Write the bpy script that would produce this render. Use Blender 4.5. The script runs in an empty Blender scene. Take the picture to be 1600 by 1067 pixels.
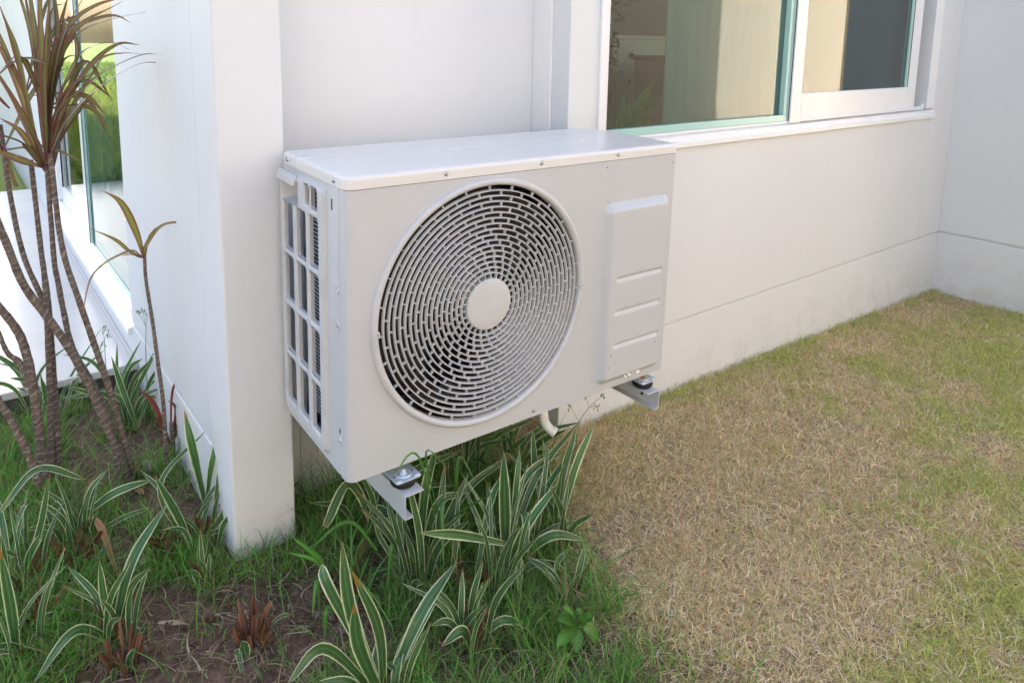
import bpy, math, random
import numpy as np
from mathutils import Vector, Matrix
random.seed(7); RNG = np.random.default_rng(11)
sc = bpy.context.scene; C = sc.collection
PI = math.pi

# ------------------------------------------------------------------ camera
CAM = Vector((-0.4983, -1.0712, 0.7671)); FPX = 1131.72
Rm = Matrix.Rotation(-0.6624, 3, 'Z') @ Matrix.Rotation(1.4146, 3, 'X') @ Matrix.Rotation(0.0172, 3, 'Z')
cam = bpy.data.cameras.new('camera'); camo = bpy.data.objects.new('camera', cam); C.objects.link(camo)
camo.matrix_world = Matrix.Translation(CAM) @ Rm.to_4x4()
cam.sensor_width = 36; cam.lens = FPX / 1600 * 36
cam.shift_x = (800 - 793.05) / 1600; cam.shift_y = (240.55 - 533.5) / 1600
cam.clip_start = 0.02; cam.clip_end = 300; sc.camera = camo

# ------------------------------------------------------------------ sky, sun, exposure
SUN_EL, SUN_AZ = math.radians(40), (0.37, 0.93)        # sun stands behind the house
w = bpy.data.worlds.new('World'); sc.world = w; w.use_nodes = True
nt = w.node_tree; sky = nt.nodes.new('ShaderNodeTexSky'); sky.sky_type = 'NISHITA'; sky.sun_disc = False
sky.sun_elevation = SUN_EL; sky.sun_rotation = math.atan2(SUN_AZ[0], SUN_AZ[1]); sky.air_density = 1.0; sky.dust_density = 5.0; sky.ozone_density = 0.8
bg = nt.nodes['Background']; bg.inputs['Strength'].default_value = 0.15
nt.links.new(sky.outputs[0], bg.inputs['Color'])
sl = bpy.data.lights.new('sun', 'SUN'); sl.energy = 4.6; sl.angle = math.radians(0.6); sl.color = (1.0, 0.97, 0.93)
so = bpy.data.objects.new('sun', sl); C.objects.link(so)
sd = Vector((SUN_AZ[0] * math.cos(SUN_EL), SUN_AZ[1] * math.cos(SUN_EL), math.sin(SUN_EL)))
so.rotation_euler = sd.to_track_quat('Z', 'Y').to_euler(); so.location = (2, 6, 8)
sc.view_settings.view_transform = 'Standard'; sc.view_settings.look = 'None'; sc.view_settings.gamma = 1
sc.view_settings.exposure = 2.05
sc.render.engine = 'CYCLES'
sc.cycles.max_bounces = 10; sc.cycles.diffuse_bounces = 5; sc.cycles.transparent_max_bounces = 12

# ------------------------------------------------------------------ helpers
def at(px, py, axis, v):
    """point of the place seen at this spot of the photograph, on the plane axis = v"""
    d = Rm @ Vector(((px - 793.05) / FPX, -(py - 240.55) / FPX, -1)); t = (v - CAM[axis]) / d[axis]
    return CAM + d * t

def setp(o, label=None, cat=None, group=None, kind=None):
    if label: o['label'] = label
    if cat: o['category'] = cat
    if group: o['group'] = group
    if kind: o['kind'] = kind
    return o

def thing(name, label, cat, loc=(0, 0, 0), group=None):
    o = bpy.data.objects.new(name, None); C.objects.link(o); o.location = loc; o.empty_display_size = .05
    return setp(o, label, cat, group)

class MB:
    def __init__(s): s.v = []; s.f = []; s.uv = []; s.col = []
    def add(s, vs, fs, uvs=None, col=None):
        n = len(s.v); s.v += [tuple(v) for v in vs]; s.f += [tuple(i + n for i in f) for f in fs]
        s.uv += list(uvs) if uvs is not None else [(0, 0)] * len(vs)
        s.col += [col or (1, 1, 1)] * len(vs)
        return s
    def box(s, x0, x1, y0, y1, z0, z1, M=None):
        vs = [Vector((x, y, z)) for z in (z0, z1) for y in (y0, y1) for x in (x0, x1)]
        if M is not None: vs = [M @ v for v in vs]
        return s.add(vs, [(0, 2, 3, 1), (4, 5, 7, 6), (0, 1, 5, 4), (2, 6, 7, 3), (0, 4, 6, 2), (1, 3, 7, 5)])
    def prism(s, pts, axis, a, b):
        """closed 2-D outline pushed along an axis"""
        n = len(pts); vs = []
        for t in (a, b):
            for p, q in pts:
                vs.append({0: (t, p, q), 1: (p, t, q), 2: (p, q, t)}[axis])
        fs = [tuple(range(n)), tuple(range(2 * n - 1, n - 1, -1))] + [(i, i + n, (i + 1) % n + n, (i + 1) % n) for i in range(n)]
        return s.add(vs, fs)
    def lathe(s, prof, c, axis=1, n=32, cap=True, a0=0, a1=2 * PI):
        """profile of (radius, height) turned round an axis through c"""
        c = Vector(c); vs = []; full = abs(a1 - a0 - 2 * PI) < 1e-6; m = n if full else n + 1
        for r, h in prof:
            for k in range(m):
                t = a0 + (a1 - a0) * k / n; u, v = r * math.cos(t), r * math.sin(t)
                vs.append(c + Vector({0: (h, u, v), 1: (u, h, v), 2: (u, v, h)}[axis]))
        fs = []
        for i in range(len(prof) - 1):
            for k in range(n if full else n):
                k2 = (k + 1) % m
                fs.append((i * m + k, i * m + k2, (i + 1) * m + k2, (i + 1) * m + k))
        if cap and full:
            fs.append(tuple(range(m))); fs.append(tuple((len(prof) - 1) * m + k for k in range(m - 1, -1, -1)))
        return s.add(vs, fs)
    def tube(s, pts, rad, n=8, vscale=1.0, col=None, caps=True):
        pts = [Vector(p) for p in pts]; R = rad if isinstance(rad, (list, tuple)) else [rad] * len(pts)
        vs = []; uv = []; L = 0
        u = None
        for i, p in enumerate(pts):
            t = (pts[min(i + 1, len(pts) - 1)] - pts[max(i - 1, 0)]).normalized()
            if u is None: u = t.orthogonal().normalized()
            u = (u - t * u.dot(t)).normalized(); v = t.cross(u)
            if i: L += (p - pts[i - 1]).length
            for k in range(n):
                a = 2 * PI * k / n; vs.append(p + (u * math.cos(a) + v * math.sin(a)) * R[i]); uv.append((k / n, L * vscale))
        fs = [(i * n + k, i * n + (k + 1) % n, (i + 1) * n + (k + 1) % n, (i + 1) * n + k) for i in range(len(pts) - 1) for k in range(n)]
        if caps: fs += [tuple(range(n - 1, -1, -1)), tuple((len(pts) - 1) * n + k for k in range(n))]
        return s.add(vs, fs, uv, col)
    def build(s, name, mat, parent=None, smooth=None, bevel=0, segs=2):
        me = bpy.data.meshes.new(name); me.from_pydata([tuple(v) for v in s.v], [], s.f); me.update()
        uvl = me.uv_layers.new(name='UVMap'); li = np.empty(len(me.loops), dtype=np.int32); me.loops.foreach_get('vertex_index', li)
        uvl.data.foreach_set('uv', np.array(s.uv, dtype=np.float32)[li].ravel())
        ca = me.color_attributes.new('tint', 'FLOAT_COLOR', 'POINT'); cc = np.ones((len(s.v), 4), dtype=np.float32); cc[:, :3] = np.array(s.col)
        ca.data.foreach_set('color', cc.ravel())
        import bmesh
        bm = bmesh.new(); bm.from_mesh(me); bmesh.ops.recalc_face_normals(bm, faces=bm.faces); bm.to_mesh(me); bm.free()
        o = bpy.data.objects.new(name, me); C.objects.link(o)
        if mat: me.materials.append(mat)
        if parent: o.parent = parent
        if bevel:
            b = o.modifiers.new('bevel', 'BEVEL'); b.width = bevel; b.segments = segs; b.limit_method = 'ANGLE'; b.angle_limit = math.radians(40); b.harden_normals = False
        if smooth is not None:
            me.polygons.foreach_set('use_smooth', [True] * len(me.polygons))
            if smooth: me.set_sharp_from_angle(angle=math.radians(smooth))
        return o

def spline(P, n):
    """Catmull-Rom through the points"""
    P = [Vector(p) for p in P]; P = [P[0] * 2 - P[1]] + P + [P[-1] * 2 - P[-2]]; out = []; m = len(P) - 3
    for i in range(n + 1):
        x = i / n * m; k = min(int(x), m - 1); t = x - k; a, b, c, d = P[k:k + 4]
        out.append(0.5 * ((2 * b) + (c - a) * t + (2 * a - 5 * b + 4 * c - d) * t * t + (3 * b - a - 3 * c + d) * t ** 3))
    return out

def leaf(mb, pts, width, prof='strap', fold=.25, face=None, roll=0.0, n=12, col=None, wave=0.0):
    """ribbon leaf with a keel; u runs across, v along"""
    P = spline(pts, n); vs = []; uv = []; face = Vector(face or (-.35, -.6, .7)).normalized()
    ph = random.random() * 6
    prev = None
    for i, p in enumerate(P):
        t = i / n; tg = (P[min(i + 1, n)] - P[max(i - 1, 0)]).normalized()
        side = tg.cross(face)
        if side.length < .15 and prev is not None: side = prev
        side.normalize()
        if prev is not None and side.dot(prev) < 0: side = -side
        if prev is not None: side = (side + prev * 1.2).normalized()
        prev = side.copy(); nrm = side.cross(tg).normalized()
        rr = roll * (.3 + t)
        side, nrm = side * math.cos(rr) + nrm * math.sin(rr), nrm * math.cos(rr) - side * math.sin(rr)
        if prof == 'strap': w_ = (.55 + .45 * min(1, t * 2.2)) * (1 - max(0, (t - .55) / .45) ** 2.2)
        elif prof == 'blunt': w_ = (.6 + .4 * min(1, t * 2)) * (1 - .45 * max(0, (t - .8) / .2) ** 2)
        elif prof == 'cordy': w_ = (.3 + .7 * math.sin(min(1, t * 1.9) * PI / 2)) * (1 - max(0, (t - .45) / .55) ** 1.7)
        elif prof == 'oval': w_ = max(.04, math.sin(PI * min(1, t * .93 + .04)) ** .8)
        else: w_ = 1 - t ** 1.5
        h = width * .5 * max(w_, .03)
        wv = wave * width * math.sin(ph + t * 14)
        for k, u in enumerate((-1, -.5, 0, .5, 1)):
            vs.append(p + side * h * u * math.cos(fold) - nrm * (-abs(u)) * h * math.sin(fold) * 1 + nrm * wv * u); uv.append((u * .5 + .5, t))
    fs = [(i * 5 + k, i * 5 + k + 1, (i + 1) * 5 + k + 1, (i + 1) * 5 + k) for i in range(n) for k in range(4)]
    mb.add(vs, fs, uv, col)

# ------------------------------------------------------------------ materials
def mat(name, base, rough=.5, spec=.5, metal=0, build=None):
    m = bpy.data.materials.new(name); m.use_nodes = True; b = m.node_tree.nodes['Principled BSDF']
    b.inputs['Base Color'].default_value = (*base, 1); b.inputs['Roughness'].default_value = rough
    b.inputs['Specular IOR Level'].default_value = spec; b.inputs['Metallic'].default_value = metal
    if build: build(m.node_tree, b)
    return m
def N(t, ty, **kw):
    n = t.nodes.new(ty)
    for k, v in kw.items():
        if k in n.inputs.keys() if hasattr(n.inputs, 'keys') else False: n.inputs[k].default_value = v
        else: setattr(n, k, v)
    return n
def noise(t, scale, detail=4, rough=.55, coord='Object', stretch=None, dist=0):
    tc = t.nodes.new('ShaderNodeTexCoord'); n = t.nodes.new('ShaderNodeTexNoise'); n.inputs['Scale'].default_value = scale
    n.inputs['Detail'].default_value = detail; n.inputs['Roughness'].default_value = rough; n.inputs['Distortion'].default_value = dist
    if stretch:
        mp = t.nodes.new('ShaderNodeMapping'); mp.inputs['Scale'].default_value = stretch
        t.links.new(tc.outputs[coord], mp.inputs[0]); t.links.new(mp.outputs[0], n.inputs['Vector'])
    else: t.links.new(tc.outputs[coord], n.inputs['Vector'])
    return n.outputs['Fac']
def ramp(t, src, stops):
    r = t.nodes.new('ShaderNodeValToRGB'); e = r.color_ramp.elements
    while len(e) < len(stops): e.new(.5)
    for el, (p, c) in zip(e, stops): el.position = p; el.color = (*c, 1) if len(c) == 3 else c
    t.links.new(src, r.inputs[0]); return r.outputs[0]
def bump(t, b, src, strength, dist=.002):
    n = t.nodes.new('ShaderNodeBump'); n.inputs['Strength'].default_value = strength; n.inputs['Distance'].default_value = dist
    t.links.new(src, n.inputs['Height']); t.links.new(n.outputs[0], b.inputs['Normal']); return n
def mixc(t, fac, a, b, mode='MIX'):
    m = t.nodes.new('ShaderNodeMix'); m.data_type = 'RGBA'; m.blend_type = mode
    for s, v in ((m.inputs[0], fac), (m.inputs[6], a), (m.inputs[7], b)):
        if hasattr(v, 'links') or hasattr(v, 'is_output'): t.links.new(v, s)
        else: s.default_value = v if not isinstance(v, tuple) else (*v, 1)
    return m.outputs[2]
def math_(t, op, a, b=0.0):
    m = t.nodes.new('ShaderNodeMath'); m.operation = op
    for s, v in ((m.inputs[0], a), (m.inputs[1], b)):
        if hasattr(v, 'is_output'): t.links.new(v, s)
        else: s.default_value = v
    return m.outputs[0]

def stucco(base, amt=1.0, dirt=True):
    def f(t, b):
        big = noise(t, 2.2, 3, .5); fine = noise(t, 240, 3, .6); mid = noise(t, 26, 5, .6)
        c = ramp(t, big, [(.3, tuple(x * .985 for x in base)), (.7, tuple(min(.9, x * 1.02) for x in base))])
        c = mixc(t, .22, c, ramp(t, mid, [(.35, (.93, .93, .93)), (.6, (1, 1, 1))]), 'MULTIPLY')
        # splashed soil low on the wall, a few specks higher up
        tc = t.nodes.new('ShaderNodeTexCoord'); sp = t.nodes.new('ShaderNodeSeparateXYZ'); t.links.new(tc.outputs['Object'], sp.inputs[0])
        h = t.nodes.new('ShaderNodeMapRange'); h.inputs[1].default_value = -.36; h.inputs[2].default_value = -.14; h.inputs[3].default_value = 1; h.inputs[4].default_value = 0
        t.links.new(sp.outputs[2], h.inputs[0])
        st = noise(t, 14, 6, .7); m1 = math_(t, 'MULTIPLY', ramp(t, st, [(.42, (0, 0, 0)), (.72, (1, 1, 1))]), h.outputs[0])
        c = mixc(t, math_(t, 'MULTIPLY', m1, .4), c, (.42, .38, .30))
        vo = t.nodes.new('ShaderNodeTexVoronoi'); vo.inputs['Scale'].default_value = 13; t.links.new(tc.outputs['Object'], vo.inputs['Vector'])
        spk = ramp(t, vo.outputs['Distance'], [(.018, (1, 1, 1)), (.03, (0, 0, 0))])
        c = mixc(t, math_(t, 'MULTIPLY', spk, .35), c, (.4, .37, .33))
        t.links.new(c, b.inputs['Base Color'])
        mix = math_(t, 'ADD', math_(t, 'MULTIPLY', fine, .5), mid)
        bp = bump(t, b, mix, .22 * amt, .002)
        # rougher trowelled band at the foot
        rg = noise(t, 60, 5, .7); h2 = math_(t, 'MULTIPLY', rg, h.outputs[0]); b2 = t.nodes.new('ShaderNodeBump'); b2.inputs['Strength'].default_value = .8; b2.inputs['Distance'].default_value = .004
        t.links.new(h2, b2.inputs['Height']); t.links.new(bp.outputs[0], b2.inputs['Normal']); t.links.new(b2.outputs[0], b.inputs['Normal'])
    return f
M_wall = mat('painted_render', (.74, .73, .71), .6, .3, 0, stucco((.68, .695, .70)))
M_neigh = mat('cream_render', (.72, .58, .40), .8, .2, 0, stucco((.60, .525, .425), .6))
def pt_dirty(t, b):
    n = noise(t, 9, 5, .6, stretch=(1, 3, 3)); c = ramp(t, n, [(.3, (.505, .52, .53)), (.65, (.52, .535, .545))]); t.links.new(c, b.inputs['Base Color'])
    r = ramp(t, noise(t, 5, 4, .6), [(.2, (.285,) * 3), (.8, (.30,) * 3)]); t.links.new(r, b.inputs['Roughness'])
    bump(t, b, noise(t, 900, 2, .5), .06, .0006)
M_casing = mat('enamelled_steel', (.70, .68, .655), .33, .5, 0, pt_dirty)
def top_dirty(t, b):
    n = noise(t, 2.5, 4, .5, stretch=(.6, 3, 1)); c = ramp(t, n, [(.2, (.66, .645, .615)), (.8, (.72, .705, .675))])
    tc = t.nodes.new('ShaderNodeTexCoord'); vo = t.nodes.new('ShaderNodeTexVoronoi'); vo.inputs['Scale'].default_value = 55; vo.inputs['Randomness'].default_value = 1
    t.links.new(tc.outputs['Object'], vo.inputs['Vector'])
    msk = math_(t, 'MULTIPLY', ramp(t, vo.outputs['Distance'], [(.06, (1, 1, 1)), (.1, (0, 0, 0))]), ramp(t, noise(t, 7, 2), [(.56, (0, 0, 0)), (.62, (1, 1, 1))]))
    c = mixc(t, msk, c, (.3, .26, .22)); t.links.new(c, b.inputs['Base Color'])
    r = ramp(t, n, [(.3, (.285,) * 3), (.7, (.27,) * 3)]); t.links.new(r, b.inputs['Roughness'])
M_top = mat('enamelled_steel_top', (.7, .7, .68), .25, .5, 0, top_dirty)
def pl(t, b):
    c = ramp(t, noise(t, 18, 4, .6), [(.3, (.50, .505, .505)), (.7, (.55, .555, .555))]); t.links.new(c, b.inputs['Base Color'])
M_plastic = mat('moulded_plastic', (.7, .69, .67), .42, .45, 0, pl)
def dusty(t, b):
    c = ramp(t, noise(t, 30, 4, .6), [(.3, (.014, .011, .010)), (.7, (.045, .036, .031))]); t.links.new(c, b.inputs['Base Color'])
M_dark = mat('dusty_dark_plastic', (.04, .035, .03), .6, .4, 0, dusty)
M_shroud = mat('shroud_steel', (.3, .28, .26), .5, .4, 0, dusty)
def coilf(t, b):
    tc = t.nodes.new('ShaderNodeTexCoord'); wv = t.nodes.new('ShaderNodeTexWave'); wv.bands_direction = 'Y'; wv.inputs['Scale'].default_value = 120
    t.links.new(tc.outputs['Object'], wv.inputs['Vector']); c = ramp(t, wv.outputs['Fac'], [(.3, (.01, .015, .022)), (.8, (.06, .08, .105))]); t.links.new(c, b.inputs['Base Color'])
M_coil = mat('coil_fins', (.1, .14, .18), .4, .5, .4, coilf)
def zn(t, b):
    v = t.nodes.new('ShaderNodeTexVoronoi'); v.inputs['Scale'].default_value = 90; tc = t.nodes.new('ShaderNodeTexCoord'); t.links.new(tc.outputs['Object'], v.inputs['Vector'])
    c = ramp(t, v.outputs['Color'], [(.2, (.62, .70, .78)), (.8, (.80, .86, .92))]); t.links.new(c, b.inputs['Base Color'])
    bump(t, b, noise(t, 150, 3), .15, .001)
M_zinc = mat('zinc_plate', (.6, .65, .7), .42, .6, .55, zn)
M_brass = mat('brass_bolt', (.6, .33, .12), .35, .5, .9)
M_rubber = mat('black_rubber', (.012, .012, .012), .55, .4)
M_screw = mat('steel_screw', (.5, .5, .5), .28, .5, 1)
M_hole = mat('dark_hole', (.02, .018, .015), .8, .2)
def fr(t, b):
    c = ramp(t, noise(t, 7, 5, .6), [(.3, (.76, .77, .77)), (.7, (.82, .825, .82))]); t.links.new(c, b.inputs['Base Color'])
M_frame = mat('white_aluminium', (.8, .81, .81), .3, .5, 0, fr)
M_gasket = mat('dark_gasket', (.015, .03, .03), .5, .3)
M_pvc = mat('white_pvc', (.78, .78, .77), .35, .5)
def glassmat(name, tint, ior, edge=None):
    m = bpy.data.materials.new(name); m.use_nodes = True; t = m.node_tree; t.nodes.clear()
    out = t.nodes.new('ShaderNodeOutputMaterial'); tr = t.nodes.new('ShaderNodeBsdfTransparent'); gl = t.nodes.new('ShaderNodeBsdfGlossy'); mx = t.nodes.new('ShaderNodeMixShader')
    tr.inputs[0].default_value = (*tint, 1); gl.inputs['Roughness'].default_value = .004; gl.inputs['Color'].default_value = (.96, 1, .98, 1)
    f = t.nodes.new('ShaderNodeFresnel'); f.inputs[0].default_value = ior
    ge = t.nodes.new('ShaderNodeNewGeometry'); fb = math_(t, 'MULTIPLY', f.outputs[0], math_(t, 'SUBTRACT', 1.0, ge.outputs['Backfacing'])); t.links.new(fb, mx.inputs[0]); t.links.new(tr.outputs[0], mx.inputs[1]); t.links.new(gl.outputs[0], mx.inputs[2]); t.links.new(mx.outputs[0], out.inputs[0])
    return m
M_glass = glassmat('green_tinted_glass', (.54, .70, .68), 1.9)
M_gedge = mat('glass_bead_green', (.38, .62, .56), .15, .6)
def tilef(t, b):
    tc = t.nodes.new('ShaderNodeTexCoord'); sp = t.nodes.new('ShaderNodeSeparateXYZ'); t.links.new(tc.outputs['Object'], sp.inputs[0])
    c = ramp(t, noise(t, 3, 4, .5, stretch=(1, 1, 1)), [(.3, (.50, .498, .495)), (.7, (.56, .558, .555))])
    def joint(src, off, pitch, w_):
        a = math_(t, 'DIVIDE', math_(t, 'SUBTRACT', src, off), pitch); fct = math_(t, 'FRACT', a); d = math_(t, 'ABSOLUTE', math_(t, 'SUBTRACT', fct, .5))
        return math_(t, 'GREATER_THAN', d, .5 - w_ / pitch / 2)
    j = math_(t, 'MAXIMUM', joint(sp.outputs[1], 1.08, .44, .005), joint(sp.outputs[0], -.12, .88, .005))
    c = mixc(t, j, c, (.45, .44, .43)); t.links.new(c, b.inputs['Base Color'])
M_tile = mat('pale_floor_tile', (.7, .7, .7), .22, .5, 0, tilef)
M_darkcon = mat('dark_concrete', (.09, .09, .09), .9, .2)
def soilf(t, b):
    f = noise(t, 45, 8, .7); g = noise(t, 4, 4, .6)
    c = ramp(t, f, [(.3, (.055, .034, .024)), (.55, (.15, .10, .075)), (.75, (.26, .19, .145))])
    tc = t.nodes.new('ShaderNodeTexCoord'); sp = t.nodes.new('ShaderNodeSeparateXYZ'); t.links.new(tc.outputs['Object'], sp.inputs[0])
    mr = t.nodes.new('ShaderNodeMapRange'); mr.inputs[1].default_value = .3; mr.inputs[2].default_value = .7; t.links.new(sp.outputs[0], mr.inputs[0])
    th = ramp(t, noise(t, 120, 6, .7, stretch=(1, .4, 1)), [(.36, (.14, .10, .06)), (.60, (.58, .45, .29))])
    c = mixc(t, mr.outputs[0], c, th)
    my = t.nodes.new('ShaderNodeMapRange'); my.inputs[1].default_value = 4.1; my.inputs[2].default_value = 4.5; t.links.new(sp.outputs[1], my.inputs[0]); c = mixc(t, my.outputs[0], c, (.20, .27, .07)); t.links.new(c, b.inputs['Base Color']); bump(t, b, f, .9, .012)
M_soil = mat('garden_soil', (.15, .1, .08), .95, .15, 0, soilf)

def leafmat(name, stops, across=True, rough=.38, trans=.25, tipstops=None, noise_amt=.25):
    def f(t, b):
        uv = t.nodes.new('ShaderNodeUVMap'); sp = t.nodes.new('ShaderNodeSeparateXYZ'); t.links.new(uv.outputs[0], sp.inputs[0])
        d = math_(t, 'ABSOLUTE', math_(t, 'SUBTRACT', sp.outputs[0], .5)); d = math_(t, 'MULTIPLY', d, 2)
        jit = math_(t, 'MULTIPLY', math_(t, 'SUBTRACT', noise(t, 26, 3), .5), .3); d = math_(t, 'ADD', d, jit)
        c = ramp(t, d, stops)
        # long veins
        tc = t.nodes.new('ShaderNodeTexCoord'); mp = t.nodes.new('ShaderNodeMapping'); mp.inputs['Scale'].default_value = (16, .8, 1); t.links.new(uv.outputs[0], mp.inputs[0])
        nv = t.nodes.new('ShaderNodeTexNoise'); nv.inputs['Scale'].default_value = 1.6; nv.inputs['Detail'].default_value = 3; t.links.new(mp.outputs[0], nv.inputs['Vector'])
        c = mixc(t, .7, c, ramp(t, nv.outputs['Fac'], [(.3, (.72, .72, .72)), (.65, (1.15, 1.15, 1.15))]), 'MULTIPLY')
        bl = noise(t, 38, 4, .6); c = mixc(t, ramp(t, bl, [(.66, (0, 0, 0)), (.72, (.55, .55, .55))]), c, (.30, .21, .09))
        if tipstops: 
            k = math_(t, 'ADD', sp.outputs[1], math_(t, 'MULTIPLY', math_(t, 'SUBTRACT', noise(t, 16, 3), .5), .5)); r = t.nodes.new('ShaderNodeValToRGB'); e = r.color_ramp.elements
            while len(e) < len(tipstops): e.new(.5)
            for el, (p_, cc) in zip(e, tipstops): el.position = p_; el.color = cc
            t.links.new(k, r.inputs[0]); c = mixc(t, r.outputs[1], c, r.outputs[0])
        at_ = t.nodes.new('ShaderNodeAttribute'); at_.attribute_name = 'tint'; c = mixc(t, 1.0, c, at_.outputs['Color'], 'MULTIPLY')
        t.links.new(c, b.inputs['Base Color'])
        bump(t, b, nv.outputs['Fac'], .25, .001)
        tl = t.nodes.new('ShaderNodeBsdfTranslucent'); t.links.new(c, tl.inputs[0]); mx = t.nodes.new('ShaderNodeMixShader'); mx.inputs[0].default_value = trans
        t.links.new(b.outputs[0], mx.inputs[1]); t.links.new(tl.outputs[0], mx.inputs[2]); t.links.new(mx.outputs[0], t.nodes['Material Output'].inputs[0])
    return mat(name, (.1, .2, .05), rough, .45, 0, f)
M_var = leafmat('variegated_leaf', [(.0, (.12, .22, .08)), (.28, (.045, .125, .04)), (.70, (.07, .165, .05)), (.80, (.26, .36, .16)), (.88, (.70, .72, .47))],
                tipstops=[(0, (.3, .32, .12, .5)), (.14, (.3, .32, .12, 0)), (.93, (.3, .2, .05, 0)), (1.08, (.35, .17, .04, 1))])
M_cord = leafmat('red_green_leaf', [(0, (.19, .225, .07)), (.45, (.14, .14, .055)), (.78, (.16, .07, .055)), (.95, (.25, .08, .08))], rough=.3, trans=.25,
                 tipstops=[(0, (.12, .02, .035, .8)), (.18, (.12, .03, .035, .05)), (.68, (.14, .07, .03, .05)), (.98, (.2, .06, .04, .8))])
M_redleaf = leafmat('red_leaf', [(0, (.15, .045, .03)), (.9, (.22, .07, .05))], rough=.4)
M_green = leafmat('plain_green_leaf', [(0, (.10, .27, .05)), (.9, (.07, .20, .035))], rough=.4, trans=.35)
M_weed = leafmat('fresh_green_leaf', [(0, (.13, .30, .05)), (.9, (.09, .24, .04))], rough=.45, trans=.3)
M_dead = leafmat('dry_leaf', [(0, (.34, .15, .07)), (.9, (.42, .22, .11))], rough=.7, trans=.15)
M_stub = leafmat('dry_leaf_base', [(0, (.10, .045, .025)), (.9, (.19, .09, .05))], rough=.7, trans=.1)
M_straw = mat('dry_straw', (.34, .27, .19), .8, .2)
def stemf(t, b):
    uv = t.nodes.new('ShaderNodeUVMap'); sp = t.nodes.new('ShaderNodeSeparateXYZ'); t.links.new(uv.outputs[0], sp.inputs[0])
    v = math_(t, 'ADD', sp.outputs[1], math_(t, 'MULTIPLY', math_(t, 'SINE', math_(t, 'MULTIPLY', sp.outputs[0], 2 * PI)), .18)); v = math_(t, 'ADD', v, math_(t, 'MULTIPLY', noise(t, 30, 3), 2.6))
    fct = math_(t, 'FRACT', v); ring = ramp(t, fct, [(.03, (1, 1, 1)), (.2, (0, 0, 0))])
    c = ramp(t, noise(t, 60, 5, .7), [(.3, (.07, .052, .042)), (.7, (.20, .155, .125))])
    c = mixc(t, math_(t, 'MULTIPLY', ring, math_(t, 'ADD', .15, noise(t, 40, 3))), c, (.42, .36, .31)); t.links.new(c, b.inputs['Base Color'])
    bump(t, b, math_(t, 'ADD', ring, noise(t, 90, 4)), .5, .002)
M_stem = mat('ringed_stem', (.12, .08, .06), .8, .25, 0, stemf)
def grassm(name, trans=.3):
    def f(t, b):
        a = t.nodes.new('ShaderNodeAttribute'); a.attribute_name = 'tint'; t.links.new(a.outputs['Color'], b.inputs['Base Color'])
        tl = t.nodes.new('ShaderNodeBsdfTranslucent'); t.links.new(a.outputs['Color'], tl.inputs[0]); mx = t.nodes.new('ShaderNodeMixShader'); mx.inputs[0].default_value = trans
        t.links.new(b.outputs[0], mx.inputs[1]); t.links.new(tl.outputs[0], mx.inputs[2]); t.links.new(mx.outputs[0], t.nodes['Material Output'].inputs[0])
    return mat(name, (.2, .2, .1), .7, .1, 0, f)
M_grass = grassm('grass_blades', .4)
M_white = mat('white_furniture', (.8, .79, .76), .5, .4)
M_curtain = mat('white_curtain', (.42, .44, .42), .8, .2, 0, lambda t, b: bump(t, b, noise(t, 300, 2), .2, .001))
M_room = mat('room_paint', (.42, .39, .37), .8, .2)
M_pink = mat('pink_card', (.55, .22, .22), .6); M_blue = mat('blue_card', (.45, .66, .72), .6); M_yel = mat('yellow_card', (.6, .5, .12), .6)
M_tree = leafmat('tree_leaf', [(0, (.05, .12, .03)), (.9, (.07, .16, .04))], rough=.5)

# ------------------------------------------------------------------ key levels (metres)
YF = .311          # facade plane
YR = .452          # back of the recess
XC0, XC1 = -.107, .022   # corner pillar
XP = .777          # right side of recess
XR = 3.196         # projecting wall at the right
ZG = -.101         # groove
def zg(x, y=0):    # ground level
    z = -.298 - .033 * max(0, min(4, x))
    if x < XC0 and y > .3: z += min(.03, (y - .3) * .03)
    return z

# ------------------------------------------------------------------ the house
house = thing('house', 'white rendered house wall with corner pillar, recess and white framed windows behind the cooling unit', 'house', (0, YF, -.3))
def hp(o):  # keep world coordinates when parenting
    o.matrix_parent_inverse = Matrix.Translation(house.location).inverted(); return o
H = 4.5; zb = -.7
mb = MB()
W0, W1, WZ0, WZ1 = .882, 2.972, .469, 2.0      # main window opening
LY0, LY1, LZ0, LZ1 = 1.262, 3.25, -.115, 2.1   # left window opening
g = .0035; gd = .006
def fac(x0, x1, y, z0, z1, th=.14): mb.box(x0, x1, y, y + th, z0, z1)
# plinth strip and upper wall, with a real groove between them
mb.box(XP, XR, YF + .003, YF + .14, zb, ZG - g)
mb.box(XP, XR, YF + gd, YF + .139, ZG - g, ZG + g)
mb.box(XP, W0, YF, YF + .138, ZG + g, H)
mb.box(W0, W1, YF, YF + .138, ZG + g, WZ0)
mb.box(W0, W1, YF, YF + .138, WZ1, H)
mb.box(W1, XR, YF, YF + .138, ZG + g, H)
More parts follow.
